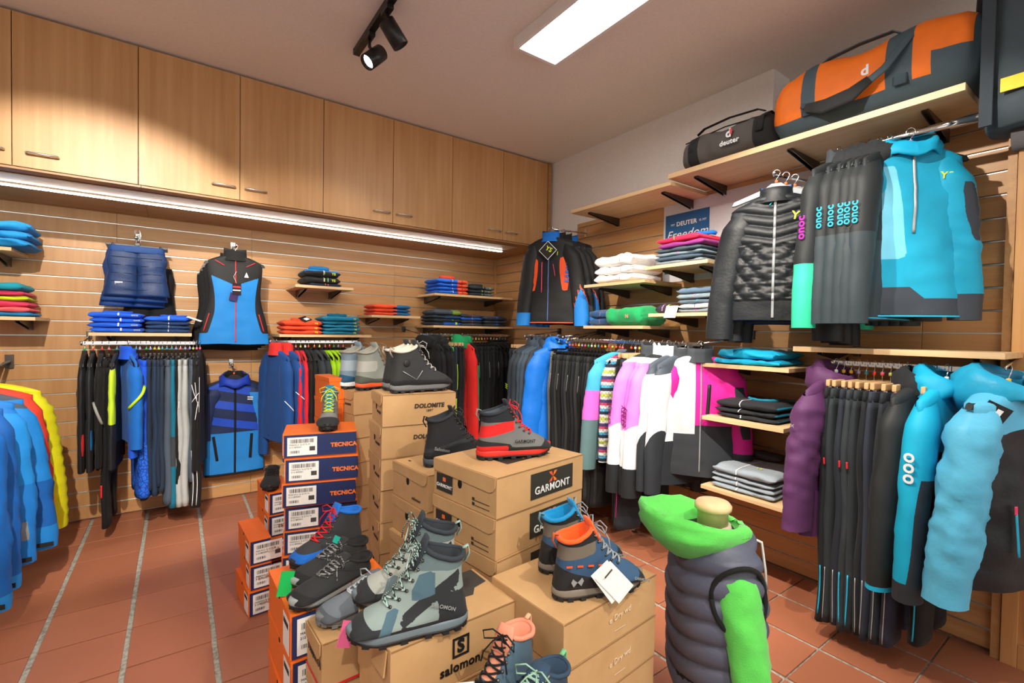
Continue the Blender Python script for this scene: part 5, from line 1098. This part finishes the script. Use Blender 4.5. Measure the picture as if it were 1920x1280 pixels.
def boot(label, heel, yaw_, cols, mask, lining, laces, sole, mid, low=False, scale=1.0, hs=1.0, name='hiking_boot', cat_='boot', group=None, cuff=None, brand=None, kind='soft', side=1, lift=0, loop=None, lacen=7, bow=True, lace2=None, roll=0):
    """hiking boot: local +X toe, heel at the origin, sole on z=0"""
    t = thing(name, label, cat_, heel, yaw_, group); t.scale = (scale, scale, scale)
    if roll: t.rotation_euler.y = roll
    N = 46; n = 32
    def f(p):
        k_ = min(1, max(0, (.25-p[0])/.11)); k_ = k_*k_*(3-2*k_)
        return (p[0], p[1] if p[1] < .06 else .06+(p[1]-.06)*(1+(hs*(1.27 if not low else 1.0)-1)*k_))
    A0 = cat([tuple(p)+(0,) for p in (A_LOW if low else A_MID)], N); B0 = cat([tuple(p)+(0,) for p in (B_LOW if low else B_MID)], N)
    A = cat([f(p)+(0,) for p in (A_LOW if low else A_MID)], N); B = cat([f(p)+(0,) for p in (B_LOW if low else B_MID)], N); Wd = cat([(w_, 0, 0) for w_ in W_MID], N)
    rings = []; info = []
    for i in range(N+1):
        a, b = A[i], B[i]; m = (a+b)/2; d = (a-b)/2; rg = []; ii = []
        for k in range(n):
            an = 2*PI*k/n; ca, sa = math.cos(an), math.sin(an)
            wv = Wd[i].x*(1.10 if ca < 0 else 1.0-.10*max(0, ca)*(i > N*.35))
            x = m.x+d.x*sgnpow(ca, .9); z = m.y+d.y*sgnpow(ca, .9); y = wv*sgnpow(sa, .82)
            zu = (A0[i].y+B0[i].y)/2+(A0[i].y-B0[i].y)/2*sgnpow(ca, .9)
            if i < 7: z -= (.012 if not low else .014)*(1-i/7)*abs(sa)**1.5
            rg.append(Vector((x, y, z))); ii.append((x, y, zu, an if an <= PI else an-2*PI, i/N))
        rings.append(rg); info += ii
    up = MB().loft(rings, caps=False); e = rings[-1]; up.add(e, [tuple(range(n))])
    uo = up.build('upper', fabmix(cols, kind), t); set_mask(uo.data, [mask(*q) for q in info])
    c0 = sum(rings[0], Vector())/n; c1 = c0+Vector((.012, 0, -.055*(.5 if low else 1)))
    MB().loft([rings[0], [c0+(p-c0)*.80+Vector((0, 0, -.002)) for p in rings[0]], [c1+(p-c0)*.72 for p in rings[0]]], caps=False).add([c1+(p-c0)*.72 for p in rings[0]], [tuple(range(n))]).build('lining', lining, t)
    rim = rings[0]+[rings[0][0]]
    MB().tube([p*1.0 for p in rim], .0065 if not low else .005, 8, caps=False).build('padded_cuff', cuff or lining, t)
    # sole
    def outline(s1=1.0, dz=0):
        o = []; M_ = 36
        for k in range(M_):
            an = 2*PI*k/M_; cx = .148; x = cx+(.149)*sgnpow(math.cos(an), .86)*s1; u = (x+.002)/.30
            hw = interp([(0, .020), (.06, .033), (.2, .037), (.42, .034), (.62, .043), (.78, .050), (.92, .043), (.98, .026), (1.0, .012)], u)*(1 if s1 > 0 else 1)
            o.append((x, hw*s1*sgnpow(math.sin(an), .55) if abs(math.sin(an)) > .02 else 0, u))
        return o
    def lay(z, s1): return [Vector((x, y, z+(max(0, u-.74)/.26)**2*.016+(max(0, .12-u)/.12)**2*.004)) for x, y, u in outline(s1)]
    MB().loft([lay(.012, .985), lay(.016, 1.01), lay(.028, 1.015), lay(.034, .975)]).build('midsole', mid, t)
    so = MB().loft([lay(.006, .97), lay(.0125, 1.01)])
    o1 = lay(0, 1.0)
    for k in range(0, 36, 2):
        p = o1[k]; q = o1[(k+1) % 36]; m_ = (p+q)/2; tg_ = (q-p).normalized(); an = math.atan2(tg_.y, tg_.x)
        so.box((.148+(m_.x-.148)*.945, m_.y*.86, m_.z+.0045), (.017, .012, .009), 0, Rz(an))
    for k in range(5): so.box((.05+k*.05, 0, .0045), (.016, .03, .009))
    so.build('outsole', sole, t)
    # tongue
    a0 = A[0]; a1 = A[int(N*.12)]; dr = (a0-a1).normalized(); pts = [A[int(N*.22)]+Vector((-.004, 0, 0)), a1+Vector((-.003, 0, 0)), a0+Vector((-.002, 0, 0)), a0+dr*(.022 if not low else .018)]
    pts = [Vector((p.x, 0, p.y)) for p in pts]
    MB().tube(pts, [.026, .027, .027, .022], 10, flat=.28, up=(1, 0, .6)).build('tongue', cuff or fabmix(cols, kind), t)
    # laces
    st = [int(N*(.03+(.52 if not low else .50)*i/(lacen-1)) if not low else N*(.06+.46*i/(lacen-1))) for i in range(lacen)]
    ev = MB(); lc = MB(); L_, R_ = [], []
    for i, s_ in enumerate(st):
        for sg, lst in ((1, L_), (-1, R_)):
            ae = .62+.05*i/lacen; j = ae/(2*PI)*n; k0 = int(j); fr = j-k0
            p = rings[s_][k0]*(1-fr)+rings[s_][k0+1]*fr; p = Vector((p.x, sg*p.y, p.z)); nn = Vector((.5, sg*.45, .75)).normalized()
            ev.lathe([(.0045, -.001), (.0045, .002), (.0025, .003)], 8, p+nn*.001, 0, nn.to_track_quat('Z', 'Y').to_matrix()); lst.append(p+nn*.0035)
    tag(ev.build('eyelets', M_steel, t), kind='stuff')
    def surf(sf_, an, lift):
        i0 = min(int(sf_), N-1); fr = sf_-i0; j = (an % (2*PI))/(2*PI)*n; k0 = int(j) % n; fj = j-int(j)
        g = lambda i: rings[i][k0]*(1-fj)+rings[i][(k0+1) % n]*fj
        p = g(i0)*(1-fr)+g(i0+1)*fr; c_ = (A[i0]+B[i0])/2; nn = (p-Vector((c_.x, 0, c_.y))).normalized(); return p+nn*lift
    for i in range(lacen-1):
        for sg in (1, -1):
            ae = .62; lc.tube([surf(st[i]+(st[i+1]-st[i])*u, sg*(ae-(2*ae)*u), .0035+.004*math.sin(PI*u)) for u in [q/8 for q in range(9)]], .0026, 6)
    lc.tube([surf(st[-1], .62-1.24*q/6, .004) for q in range(7)], .0026, 6)
    if bow:
        k0 = surf(st[0], 0, .008); lc.tube([surf(st[0], .62-1.24*q/6, .005) for q in range(7)], .0026, 6); lc.lathe([(.002, -.004), (.005, 0), (.002, .004)], 8, k0)
        for sg in (1, -1):
            lc.tube([k0, k0+Vector((.012, sg*.022, .016)), k0+Vector((.018, sg*.048, .006)), k0+Vector((.016, sg*.046, -.014)), k0+Vector((.008, sg*.018, -.008)), k0], .0021, 6)
            lc.tube([k0, k0+Vector((.022, sg*.014, -.006)), k0+Vector((.034, sg*.034, -.034)), k0+Vector((.036, sg*.040, -.06))], .0021, 6)
    lc.build('laces', laces, t)
    b0 = B[0]
    if loop: MB().tube([(b0.x-.004, 0, b0.y-.028), (b0.x-.016, 0, b0.y-.006), (b0.x-.012, 0, b0.y+.014), (b0.x+.002, 0, b0.y+.008)], .007, 8, flat=.3, up=(1, 0, 0)).build('pull_loop', loop, t)
    if brand:
        st_, sz, m_, x, z, an = brand; yy = max(abs(q[1]) for q in info if abs(q[0]-x) < .03 and abs(q[2]-z) < .02)
        for sg in (side,): text('brand', st_, sz, m_, t, (x, sg*(-yy-.0022), z), (PI/2, -an, 0) if sg > 0 else (PI/2, an, PI), bold=sz*.02)
    return t
def lace_m(key, a, b):
    if key in MATS: return MATS[key]
    m, nt, bb = nodes(key, rough=.8); w_ = nt.nodes.new('ShaderNodeTexWave'); w_.inputs['Scale'].default_value = 75; w_.bands_direction = 'DIAGONAL'; nt.links.new(coords(nt), w_.inputs['Vector'])
    nt.links.new(ramp(nt, w_.outputs['Fac'], [(.45, lin(a)), (.55, lin(b))]), bb.inputs['Base Color']); MATS[key] = m; return m
RUB = plain('black_rubber', (28, 28, 30), .6); GRUB = plain('grey_rubber', (112, 116, 118), .6)
def std(x, y, z, an, t): return (-1,)
rand_ = lambda x, z, h=.046: max(h-z+max(0, x-.235)*.28, (.012+.03*(z < .085))*0-1)
# grey and red boot on the labelled box
boot('grey and red hiking boot with red laces on the black labelled box', (-2.037, -2.986, .9226), math.radians(-14), [(112, 114, 114), (40, 42, 44), (222, 40, 40), (34, 38, 44)], lambda x, y, z, a, t: (max(.044-z+max(0, x-.235)*.8, min(.072-z-.15*x, .12-x)), max(min(.016-abs(z-.092-x*.15), .135-x), min(.050-z, .11-x)), min(z-.122, .14-x)), fab((74, 86, 98)), fab((214, 50, 56)), RUB, plain('red_sole', (214, 44, 36), .5), scale=.965, cuff=fab((40, 46, 54)), brand=('GARMONT', .016, BKP, .17, .066, -.05), loop=fab((150, 150, 150)), kind='soft')
# dark leather pair
DKL = [(48, 50, 52), (34, 36, 38), (40, 42, 44)]
for i, (hx, hy, lb) in enumerate(((-2.142, -2.430, 'dark leather hiking boot with a pale lining, the nearer of the pair'), (-2.135, -2.320, 'dark leather hiking boot with a pale lining, the farther of the pair'))):
    o = boot(lb, (hx+.0, hy, 1.0982), math.radians(5), DKL, lambda x, y, z, a, t: (.052-z+max(0, x-.24)*.35, -1), fab((206, 200, 186)), lace_m('speckled_lace', (40, 42, 44), (210, 210, 206)), RUB, GRUB, scale=1.04, hs=1.06, loop=fab((170, 160, 150)))
    if i == 0:
        for p, q in (((.035, .094), (.10, .056)), ((.10, .056), (.128, .094))): MB().tube([(p[0], -.0425, p[1]), ((p[0]+q[0])/2, -.0435, (p[1]+q[1])/2), (q[0], -.0425, q[1])], .0016, 6).build('stitch_line', GYP, o)
        MB().lathe([(.016, 0), (.014, .002)], 16, (.055, -.0405, .128), 0, Rx(PI/2)).build('ankle_disc', RUB, o)
# grey pair at the back
for i, (hx, hy, lb) in enumerate(((-2.105, -1.835, 'sage grey hiking boot with an orange sole line'), (-2.165, -1.735, 'blue grey hiking boot behind the sage grey one'))):
    boot(lb, (hx, hy, 1.0422), math.radians(24), [(136, 144, 136), (84, 92, 82), (170, 172, 166)] if i == 0 else [(120, 142, 160), (40, 90, 124), (160, 176, 190)], lambda x, y, z, a, t: (.050-z+max(0, .07-x)*.3, min(.018-abs(z-.10), .10-x)), fab((150, 150, 140)), fab((120, 110, 96)), RUB, OGP if i == 0 else WP, scale=1.12, hs=1.12, kind='soft')
# black boot on the dark printed box
boot('black hiking boot with a heel loop on the dark printed box', (-2.112, -2.712, .8402), math.radians(-6), [(38, 40, 44), (26, 27, 30), (52, 56, 60)], lambda x, y, z, a, t: (.046-z+max(0, x-.23)*.4, .006-abs(z-.062-x*.15)), fab((44, 48, 54)), lace_m('dark_lace', (24, 24, 26), (60, 60, 62)), RUB, plain('slate_sole', (70, 80, 92), .5), scale=1.0, hs=1.12, brand=('Salomon', .018, GYP, .06, .070, -.25), loop=K_)
# boot with lime laces facing the aisle
boot('grey and turquoise boot with lime laces on the tall orange stack', (-2.255, -1.905, .8982), math.radians(-108), [(120, 122, 122), (38, 40, 44), (18, 140, 176)], lambda x, y, z, a, t: (.056-z+max(0, x-.22)*.5, min(.55-abs(a), .5-t)), fab((20, 130, 166)), fab((200, 214, 70)), RUB, RUB, scale=.92, cuff=fab((24, 120, 160)))
# blue and orange pair
for i, (hx, hy, lb, lin_) in enumerate(((-2.052, -3.425, 'blue hiking boot with an orange lining and paper tags', (240, 96, 34)), (-1.992, -3.290, 'blue hiking boot with a turquoise lining behind the orange lined one', (10, 140, 200)))):
    o = boot(lb, (hx, hy, .6372), math.radians(-16), [(52, 84, 118), (38, 38, 40), (112, 104, 92), (30, 30, 32)], lambda x, y, z, a, t: (max(.042-z+max(0, x-.25)*.9, min(.078-z-.30*(x-.05), .125-x)), min(.016-abs(z-.118-.1*x), .12-x) if abs(a) > .7 else -1, min(z-.138, .15-x)), fab(lin_, 'fleece'), fab((150, 156, 162)), RUB, plain('taupe_sole', (128, 122, 112), .6), scale=.965, hs=1.05, cuff=fab(lin_, 'fleece'), loop=fab((200, 96, 50)) if i == 0 else fab((110, 150, 170)), brand=('GARMONT', .011, GYP, .262, .043, -.3))
    if i == 0:
        em = MB(); 
        for sx in (-1, 1): em.add([(0, 0, 0), (sx*.020, 0, .002), (sx*.014, 0, .012), (sx*.008, 0, .006), (sx*.012, 0, -.012)], [(0, 1, 2, 3), (0, 3, 4) if 0 else (0, 4, 1)])
        em.build('heel_emblem', GYP, o, (.055, -.0455, .062))
        for k in range(4): MB().box((.03+.034*k, -.0430, .108-.003*k), (.018, .002, .005), 0, Ry(.1)).build('orange_slot', OGP, o)
tg = thing('price_tag', 'white printed paper tags leaning on the blue boot', 'tag', (-1.93, -3.535, .655), math.radians(-16))
for k in range(2): c_ = MB().box((-.012*k, -.005+.006*k, .045), (.062, .0012, .095), 0, Ry(-.75+.12*k) @ Rx(-.2)).build('card', M_paper, tg)
barcode(tg, (.028, -.0115, .018), (-.2, -.75, 0), .026, .016); MB().box((-.02, -.0065, .072), (.03, .0008, .004), 0, Ry(-.75) @ Rx(-.2)).build('print', GRB, tg)
# grey green pair in front
SG = [(140, 158, 156), (44, 48, 52), (78, 108, 124), (100, 120, 124)]
SL2 = lace_m('mint_black_lace', (30, 34, 36), (168, 200, 192))
def sg_m(x, y, z, a, t):
    toe = .052-z+max(0, x-.238)*.9; heel = min(.092-z, .080-x); band = .013-abs(z-.062-(.155-x)*.45)+min(0, .17-x, x-.03)*3
    return (max(toe if x > .2 else .042-z, heel, band), max(min(.020-abs(z-.108-.2*(.12-x)), .028-abs(x-.118)), min(.014-abs(x-.200+(z-.06)*.5), .082-z)) if abs(a) > .75 else -1, min(z-.132, .16-x))
for i, (hx, hy, lb) in enumerate(((-2.283, -3.352, 'grey green hiking boot with mint speckled laces, the nearer of the pair'), (-2.225, -3.205, 'grey green hiking boot with mint speckled laces, the farther of the pair'))):
    boot(lb, (hx, hy, .6142), math.radians(163), SG if i == 0 else [(168, 174, 168), (44, 48, 52), (110, 128, 134), (100, 118, 122)], sg_m, fab((40, 46, 54)), SL2, RUB, plain('pale_slate_sole', (112, 128, 138), .5), scale=1.0, hs=1.18, cuff=fab((44, 52, 60)), brand=('SALOMON', .013, GYP, .07, .078, .35), side=-1, loop=fab((150, 180, 174)))
# trail shoes on the orange box
for i, (hx, hy, lb) in enumerate(((-2.372, -2.855, 'black trail shoe with patterned grey laces at the box edge'), (-2.345, -2.735, 'black trail shoe with a turquoise tongue badge'))):
    o = boot(lb, (hx, hy, .5502), math.radians(199), [(46, 48, 50), (34, 35, 37)], lambda x, y, z, a, t: (.042-z+max(0, x-.24)*.5,), fab((30, 30, 32)), lace_m('patterned_lace', (52, 54, 56), (150, 152, 152)), RUB, plain('pale_grey_sole', (150, 156, 158), .6), low=True, scale=.94, name='trail_shoe', cat_='shoe', bow=True)
    if i == 1: MB().box((.128, 0, .118), (.004, .028, .024), 0, Ry(-.5)).build('tongue_badge', plain('turquoise_badge', (30, 190, 170), .5), o)
boot('black and blue boot with red laces behind the trail shoes', (-2.325, -2.615, .5502), math.radians(197), [(54, 56, 60), (40, 42, 46), (24, 104, 200)], lambda x, y, z, a, t: (.046-z+max(0, x-.24)*.5, min(.012-abs(z-.05), x-.05)), fab((24, 110, 206)), fab((214, 34, 44)), RUB, RUB, scale=.93, hs=.9, cuff=fab((24, 110, 206)))
boot('grey mesh trail shoe with pale laces on the red lined box', (-2.305, -3.002, .5322), math.radians(186), [(112, 122, 132), (84, 92, 100)], lambda x, y, z, a, t: (.040-z+max(0, x-.25)*.5,), fab((60, 66, 72)), fab((186, 196, 206)), GRUB, GRUB, low=True, scale=.94, name='trail_shoe', cat_='shoe')
boot('black shoe standing on the low orange stack by the aisle', (-2.44, -1.36, .4922), math.radians(258), [(30, 31, 33), (24, 25, 26)], std, K_, K_, RUB, RUB, low=True, scale=.9, name='trail_shoe', cat_='shoe')
# loose shoes in front
o = boot('slate blue shoe with a peach lining and black laces', (-2.150, -3.445, .4862), math.radians(200), [(78, 104, 122), (60, 84, 104), (228, 150, 122)], lambda x, y, z, a, t: (.05-z, .45-abs(a) if t < .5 else -1), fab((226, 146, 118)), K_, RUB, plain('slate_sole', (70, 80, 92), .5), scale=.95, hs=.78, cuff=fab((226, 146, 118)), loop=fab((240, 176, 136)), name='hiking_shoe', cat_='shoe')
o = boot('navy shoe with a mint green edge in front of the plain boxes', (-2.130, -3.555, .4862), math.radians(198), [(46, 66, 86), (60, 44, 58), (170, 214, 184)], lambda x, y, z, a, t: (min(.06-z, .12-x), min(.5-abs(a), t-.02) if t < .12 else -1), fab((40, 62, 84)), fab((150, 190, 170)), RUB, plain('plum_sole', (70, 56, 70), .6), low=True, scale=.96, hs=1.5, cuff=fab((44, 70, 94)), loop=fab((120, 190, 140)), name='trail_shoe', cat_='shoe')
pc = thing('paper_card', 'blank white card leaning in front of the framed emblem box', 'card', (-2.355, -3.50, .4855), -.45)
MB().box((0, 0, .040), (.13, .002, .09), 0, Rx(-.5)).build('card', M_paper, pc); MB().box((.0, .012, .09), (.05, .003, .06), 0, Rx(-.2)).build('blue_backing', NVB, pc, (.085, .05, .0))
lo = thing('sale_tag', 'green paper tag on the black trail shoe box', 'tag', (-2.625, -2.83, .5502), .3); MB().box((0, 0, .035), (.045, .002, .07), 0, Ry(.35) @ Rx(-.2)).build('card', plain('green_card', (20, 190, 90), .6), lo)
lo = thing('sale_tag', 'pink paper tag under the toe of the grey green boot', 'tag', (-2.545, -3.195, .565), .3); MB().box((0, 0, .03), (.045, .002, .06), 0, Ry(.5) @ Rx(-.2)).build('card', plain('pink_card', (240, 110, 160), .6), lo)
# ================================================================== BAGS ON THE TOP SHELF
def duffel(label, y0, y1, xc, z0, R_x, R_z, mats, cf, name='duffel_bag'):
    """barrel bag lying along world Y; local X from end to end (towards -Y), -Y to the room"""
    L = y0-y1; t = thing(name, label, 'bag', (xc, (y0+y1)/2, z0), -PI/2); N = 26; n = 28; rings = []; us = []
    for i in range(N+1):
        u = -1+2*i/N; x = u*L/2; e = (1-max(0, (abs(u)-.80)/.20)**2.4*.30); sagz = 1-.05*math.cos(u*7)
        rg = []
        for k in range(n):
            a = 2*PI*k/n; wv = nz(u*5, a*1.2, 3+L)*.010+nz(u*13, a*3, 1)*.004
            y = (R_x*e+wv)*sgnpow(math.cos(a), .72); z = R_z*sagz+(R_z*e*sagz+wv)*sgnpow(math.sin(a), .80)
            rg.append(Vector((x+ (0), y, max(.001, z))))
        rings.append(rg); us.append(u)
    mb = MB(); mb.loft(rings, mf=lambda i, k: cf((us[i]+us[min(i+1, N)])/2, 2*PI*(k+.5)/n)); mb.build('bag_body', mats, t)
    return t
DG = fab((84, 80, 76)); BKB = fab((30, 31, 33)); SLB = fab((64, 82, 92), 'shell'); ORN = fab((236, 116, 24), 'shell')
t = duffel('small grey and black duffel bag with white lettering on the top shelf', -2.60, -3.165, -.215, 2.373, .155, .105, [DG, BKB], lambda u, a: 1 if (u > .62 or -.78 < u < -.55 or u < -.93 or math.sin(a) < -.8) else 0)
text('brand', 'deuter', .040, WP, t, (.05, -.166, .088), (PI/2, 0, 0), bold=.001); text('brand_letter', 'd', .065, WP, t, (.045, -.166, .135), (PI/2, 0, 0), bold=.002); MB().box((.060, -.167, .142), (.012, .002, .03)).build('brand_accent', REDP, t)
for x in (-.19, .21): MB().tube([(x, -.158, .10), (x, -.14, .18), (x, -.06, .225), (x, .06, .215)], .022, 8, flat=.12, up=(0, 1, 0)).build('webbing', BKB, t)
MB().tube([(-.19, -.10, .215), (-.15, -.09, .245), (0, -.08, .262), (.17, -.09, .245), (.21, -.10, .22)], .014, 8, flat=.3, up=(0, 0, 1)).build('handle', BKB, t)
MB().tube([(-.25, -.13, .175), (0, -.125, .198), (.26, -.13, .180)], .004, 6).build('zip', BKB, t)
t = duffel('large orange and slate duffel bag with a shoulder strap on the top shelf', -3.16, -3.955, -.215, 2.373, .188, .172, [ORN, SLB], lambda u, a: 1 if (math.sin(a) < -.35 or (-.62 < u < -.46) or (.22 < u < .48) or u > .93 or (u > .6 and math.sin(a) < .05)) else 0)
for x in (-.215, .145): MB().tube([(x, -.186, .08), (x, -.176, .20), (x, -.10, .30), (x, .05, .33)], .026, 8, flat=.10, up=(0, 1, 0)).build('webbing', SLB, t)
MB().tube([(-.215, -.13, .30), (-.15, -.12, .345), (-.03, -.11, .36), (.10, -.12, .35), (.145, -.13, .31)], .018, 8, flat=.25, up=(0, 0, 1)).build('handle', SLB, t)
MB().tube([(-.34, -.15, .24), (0, -.145, .275), (.34, -.15, .25)], .005, 6).build('zip', fab((50, 46, 44)), t)
sp_ = [(-.24, -.195, .13), (-.12, -.215, .085), (.0, -.22, .10), (.10, -.215, .16), (.17, -.18, .27), (.19, -.12, .33)]
MB().tube(sp_, [.012, .020, .020, .018, .016, .016], 8, flat=.25, up=(0, 1, 0)).build('shoulder_strap', SLB, t)
MB().tube([(-.22, -.204, .112), (-.13, -.222, .080), (-.02, -.227, .088), (.05, -.224, .13)], [.018, .034, .036, .022], 10, flat=.22, up=(0, 1, 0)).build('strap_pad', BKB, t)
text('brand_letter', 'd', .06, WP, t, (.02, -.192, .19), (PI/2, 0, 0), bold=.002)
MB().tube([(-.375, -.12, .22), (-.385, -.125, .14)], .008, 6).build('end_zip', fab((50, 46, 44)), t); MB().tube([(.335, -.135, .28), (.345, -.16, .20)], .008, 6).build('end_zip', fab((90, 84, 80)), t)
t = duffel('black bag standing behind the orange duffel', -3.90, -4.13, -.12, 2.502, .16, .20, [BKB], lambda u, a: 0)
# dark travel bag hanging from the post
t = thing('hanging_bag', 'slate travel bag with a yellow stripe hanging at the post', 'bag', (-.30, -4.22, 2.10), -1.58)
bag = MB(); rg = []
for z, s1 in ((.07, .80), (.075, .97), (.16, 1.0), (.42, 1.0), (.60, .98), (.72, .90), (.74, .80)):
    rg.append([Vector((.27*s1*sgnpow(math.cos(2*PI*k/24), .45), .11*s1*sgnpow(math.sin(2*PI*k/24), .5)+nz(k*.4, z*6, 2)*.008, z)) for k in range(24)])
bag.loft(rg).build('bag_body', fab((62, 74, 82)), t)
MB().box((.025, -.117, .215), (.47, .006, .05)).build('yellow_stripe', plain('yellow_band', (246, 200, 20), .5), t)
MB().box((-.248, -.112, .40), (.036, .012, .64)).build('webbing', fab((50, 60, 68)), t)
MB().tube([(-.19, 0, .04), (.15, 0, .04)], .045, 14).build('rolled_base', fab((92, 90, 92)), t)
MB().lathe([(.001, -.01), (.032, -.006), (.034, .004), (.001, .01)], 14, (-.10, -.03, -.015), 0, Rx(1.2)).build('white_toggle', M_paper, t)
MB().tube([(-.12, 0, .01), (-.08, -.01, -.03), (-.02, -.01, -.035), (.02, 0, .01)], .010, 8, flat=.3).build('loop', K_, t)
MB().tube([(0, 0, .73), (.0, .04, .80), (.0, .12, .84)], .012, 8).build('hanging_strap', K_, t)
pk = thing('wall_peg', 'steel peg on the post carrying the travel bag', 'peg', (-.02, -4.20, 2.49)); 
MB().tube([(0, 0, 0), (-.14, -.02, .0), (-.20, -.02, .02)], .008, 8).build('peg', M_steel, pk)
sm = thing('shoulder_bag', 'small slate bag with white corner hanging below the travel bag', 'bag', (-.10, -4.30, 1.90), -1.2)
rg = []
for z, s1 in ((0, .8), (.01, 1.0), (.14, 1.0), (.20, .85), (.205, .7)): rg.append([Vector((.09*s1*sgnpow(math.cos(2*PI*k/20), .5), .05*s1*sgnpow(math.sin(2*PI*k/20), .6), z)) for k in range(20)])
MB().loft(rg).build('bag_body', fab((74, 92, 100)), sm); MB().box((-.05, -.05, .02), (.06, .01, .035)).build('corner', M_paper, sm); MB().tube([(-.07, 0, .2), (0, 0, .50), (.07, 0, .2)], .006, 6).build('strap', K_, sm)
# ================================================================== CHILD MANNEQUIN WITH GREEN HOODIE AND NAVY VEST
mx, my = -1.505, -3.575; mr = math.radians(58)
mq = thing('child_mannequin', 'child mannequin with a wooden neck cap among the shoe boxes', 'mannequin', (mx, my, 0), mr)
NW = wood('neck_wood', (.74, .53, .30), (.66, .45, .24), 'x', .4)
MB().lathe([(.046, .70), (.046, .822), (.055, .826), (.056, .838), (.048, .848), (.025, .853), (.001, .854)], 28, (0, .01, 0)).build('neck_cap', NW, mq)
MB().lathe([(.013, .02), (.013, .42)], 12).build('stand_pole', M_chrome, mq); MB().lathe([(.15, 0), (.15, .010), (.03, .022), (.014, .03)], 28).build('stand_base', M_chrome, mq)
rg = []
for z, a, b in ((.36, .125, .085), (.45, .122, .082), (.56, .125, .082), (.66, .130, .08), (.72, .11, .065), (.745, .06, .05), (.78, .045, .045)): rg.append([Vector((a*math.cos(2*PI*k/20), b*math.sin(2*PI*k/20), z)) for k in range(20)])
MB().loft(rg).build('torso', plain('mannequin_cloth', (206, 190, 168), .8), mq)
GH = fab((92, 206, 86), 'fleece')
c = dict(L=.46, SW=.30, HW=.31, T=.20, nk=.062, drop=.045, SL=.44, splay=(.07, .07), sf=(.03, .10), r0=.066, r1=.050, sry=.062, mats=[GH], amp=.010, n=28, rows=26, seed=77, lining=fab((60, 140, 60)))
hd = jacket('hoodie', 'bright green fleece hoodie on the child mannequin', 'hoodie', (mx, my, .765), mr, c)
# hood hanging open behind the neck
pr = []; kn = 30; 
for j in range(15):
    v = j/14      # 0 outer rim low on the back, .55 top rim, 1 inside
    rgj = []
    for k in range(kn):
        a = 2*PI*k/kn; back = (1+math.sin(a))/2
        if v < .55:
            q_ = v/.55; R_ = .078+.030*math.sin(PI*q_)+back*(.085*math.sin(PI*.5*q_)+.030); z = -.055-.055*back*(1-q_)+(.045+.075*back)*q_
        else:
            q_ = (v-.55)/.45; R_ = (.078+back*.115)*(1-q_)+.055*q_; z = -.010+.020*back+(-.05)*q_+.01
        wv = nz(math.cos(a)*2.4, math.sin(a)*2.4, v*6)*.020+nz(math.cos(a)*4, math.sin(a)*4, v*14)*.012
        rgj.append(Vector(((R_+wv)*.86*math.cos(a), (R_+wv)*math.sin(a)+.012+.02*back, z+wv*.8)))
    pr.append(rgj)
MB().loft(pr, caps=False).build('hood', GH, hd, (0, 0, .03))
CORD = plain('drawcord_white', (222, 222, 212), .7)
for sx in (-1, 1): MB().tube([(sx*.035, -.075, -.01), (sx*.045, -.125, -.03), (sx*.045, -.140, -.12), (sx*.040, -.150, -.22)], .0042, 8).build('drawcord', CORD, hd)
VN = fab((84, 88, 108), 'nylon')
def vq(x, z):
    d = -z+abs(x)*.28; return .024*abs(math.sin(PI*d/.066))**.5-.008
c = dict(L=.50, SW=.315, HW=.345, T=.245, nk=.085, drop=.05, sleeves=False, mats=[VN], quilt=vq, amp=.004, n=48, rows=90, seed=5, zip=(plain('pale_zip', (190, 190, 186), .4, .3), .0, .49, 0, .010))
ve = jacket('vest', 'navy quilted vest over the green hoodie on the child mannequin', 'vest', (mx, my, .768), mr, c)
Tv = Torso(c)
for sx in (-1, 1):
    pts = []
    for k in range(33):
        a = 2*PI*k/32; z = -.150+.098*math.sin(a); y = .080*math.cos(a); th_ = Tv.th(z)+.014; hw_ = Tv.hw(z)+.006
        pts.append((sx*(hw_*max(0, 1-abs(y/th_)**2.2)**.5+.006), y, z))
    MB().tube(pts, .0075, 8).build('armhole_binding', K_, ve)
# ================================================================== SPOTLIGHTS (heads on the tracks)
SP = [(-2.06, -1.86, (-4.2, -2.3, .5), .6, 'black spotlight at the end of the track, its lens lit'),
      (-2.06, -2.12, (.0, -2.3, .2), .9, 'black spotlight second along the track, turned away from the cabinets'),
      (-2.06, -3.3, (-.1, -3.65, 1.0), 1.0, 'black spotlight over the shoe boxes aimed at the side wall', 70),
      (-2.06, -3.9, (.0, -2.6, .8), 1.0, 'black spotlight on the track aimed along the side wall', 56),
      (-2.06, -4.6, (-.1, -1.2, .7), 1.1, 'black spotlight on the track aimed at the corner', 42),
      (-2.06, -5.1, (-1.6, -2.6, .4), .9, 'black spotlight on the track aimed at the shoe boxes', 46),
      (-3.4, -3.75, (-3.25, 0, .95), 3.0, 'black spotlight on the aisle track aimed at the back wall', 46),
      (-3.4, -4.5, (-1.8, 0, .75), 1.3, 'black spotlight on the aisle track aimed at the vests', 38),
      (-3.4, -5.2, (-2.3, -2.6, .3), 1.0, 'black spotlight at the far end of the aisle track', 50)]
for x, y, aim, p, lb, *an in SP: spot_head(None, x, y, aim, SPOT_W*p, lb, *an)
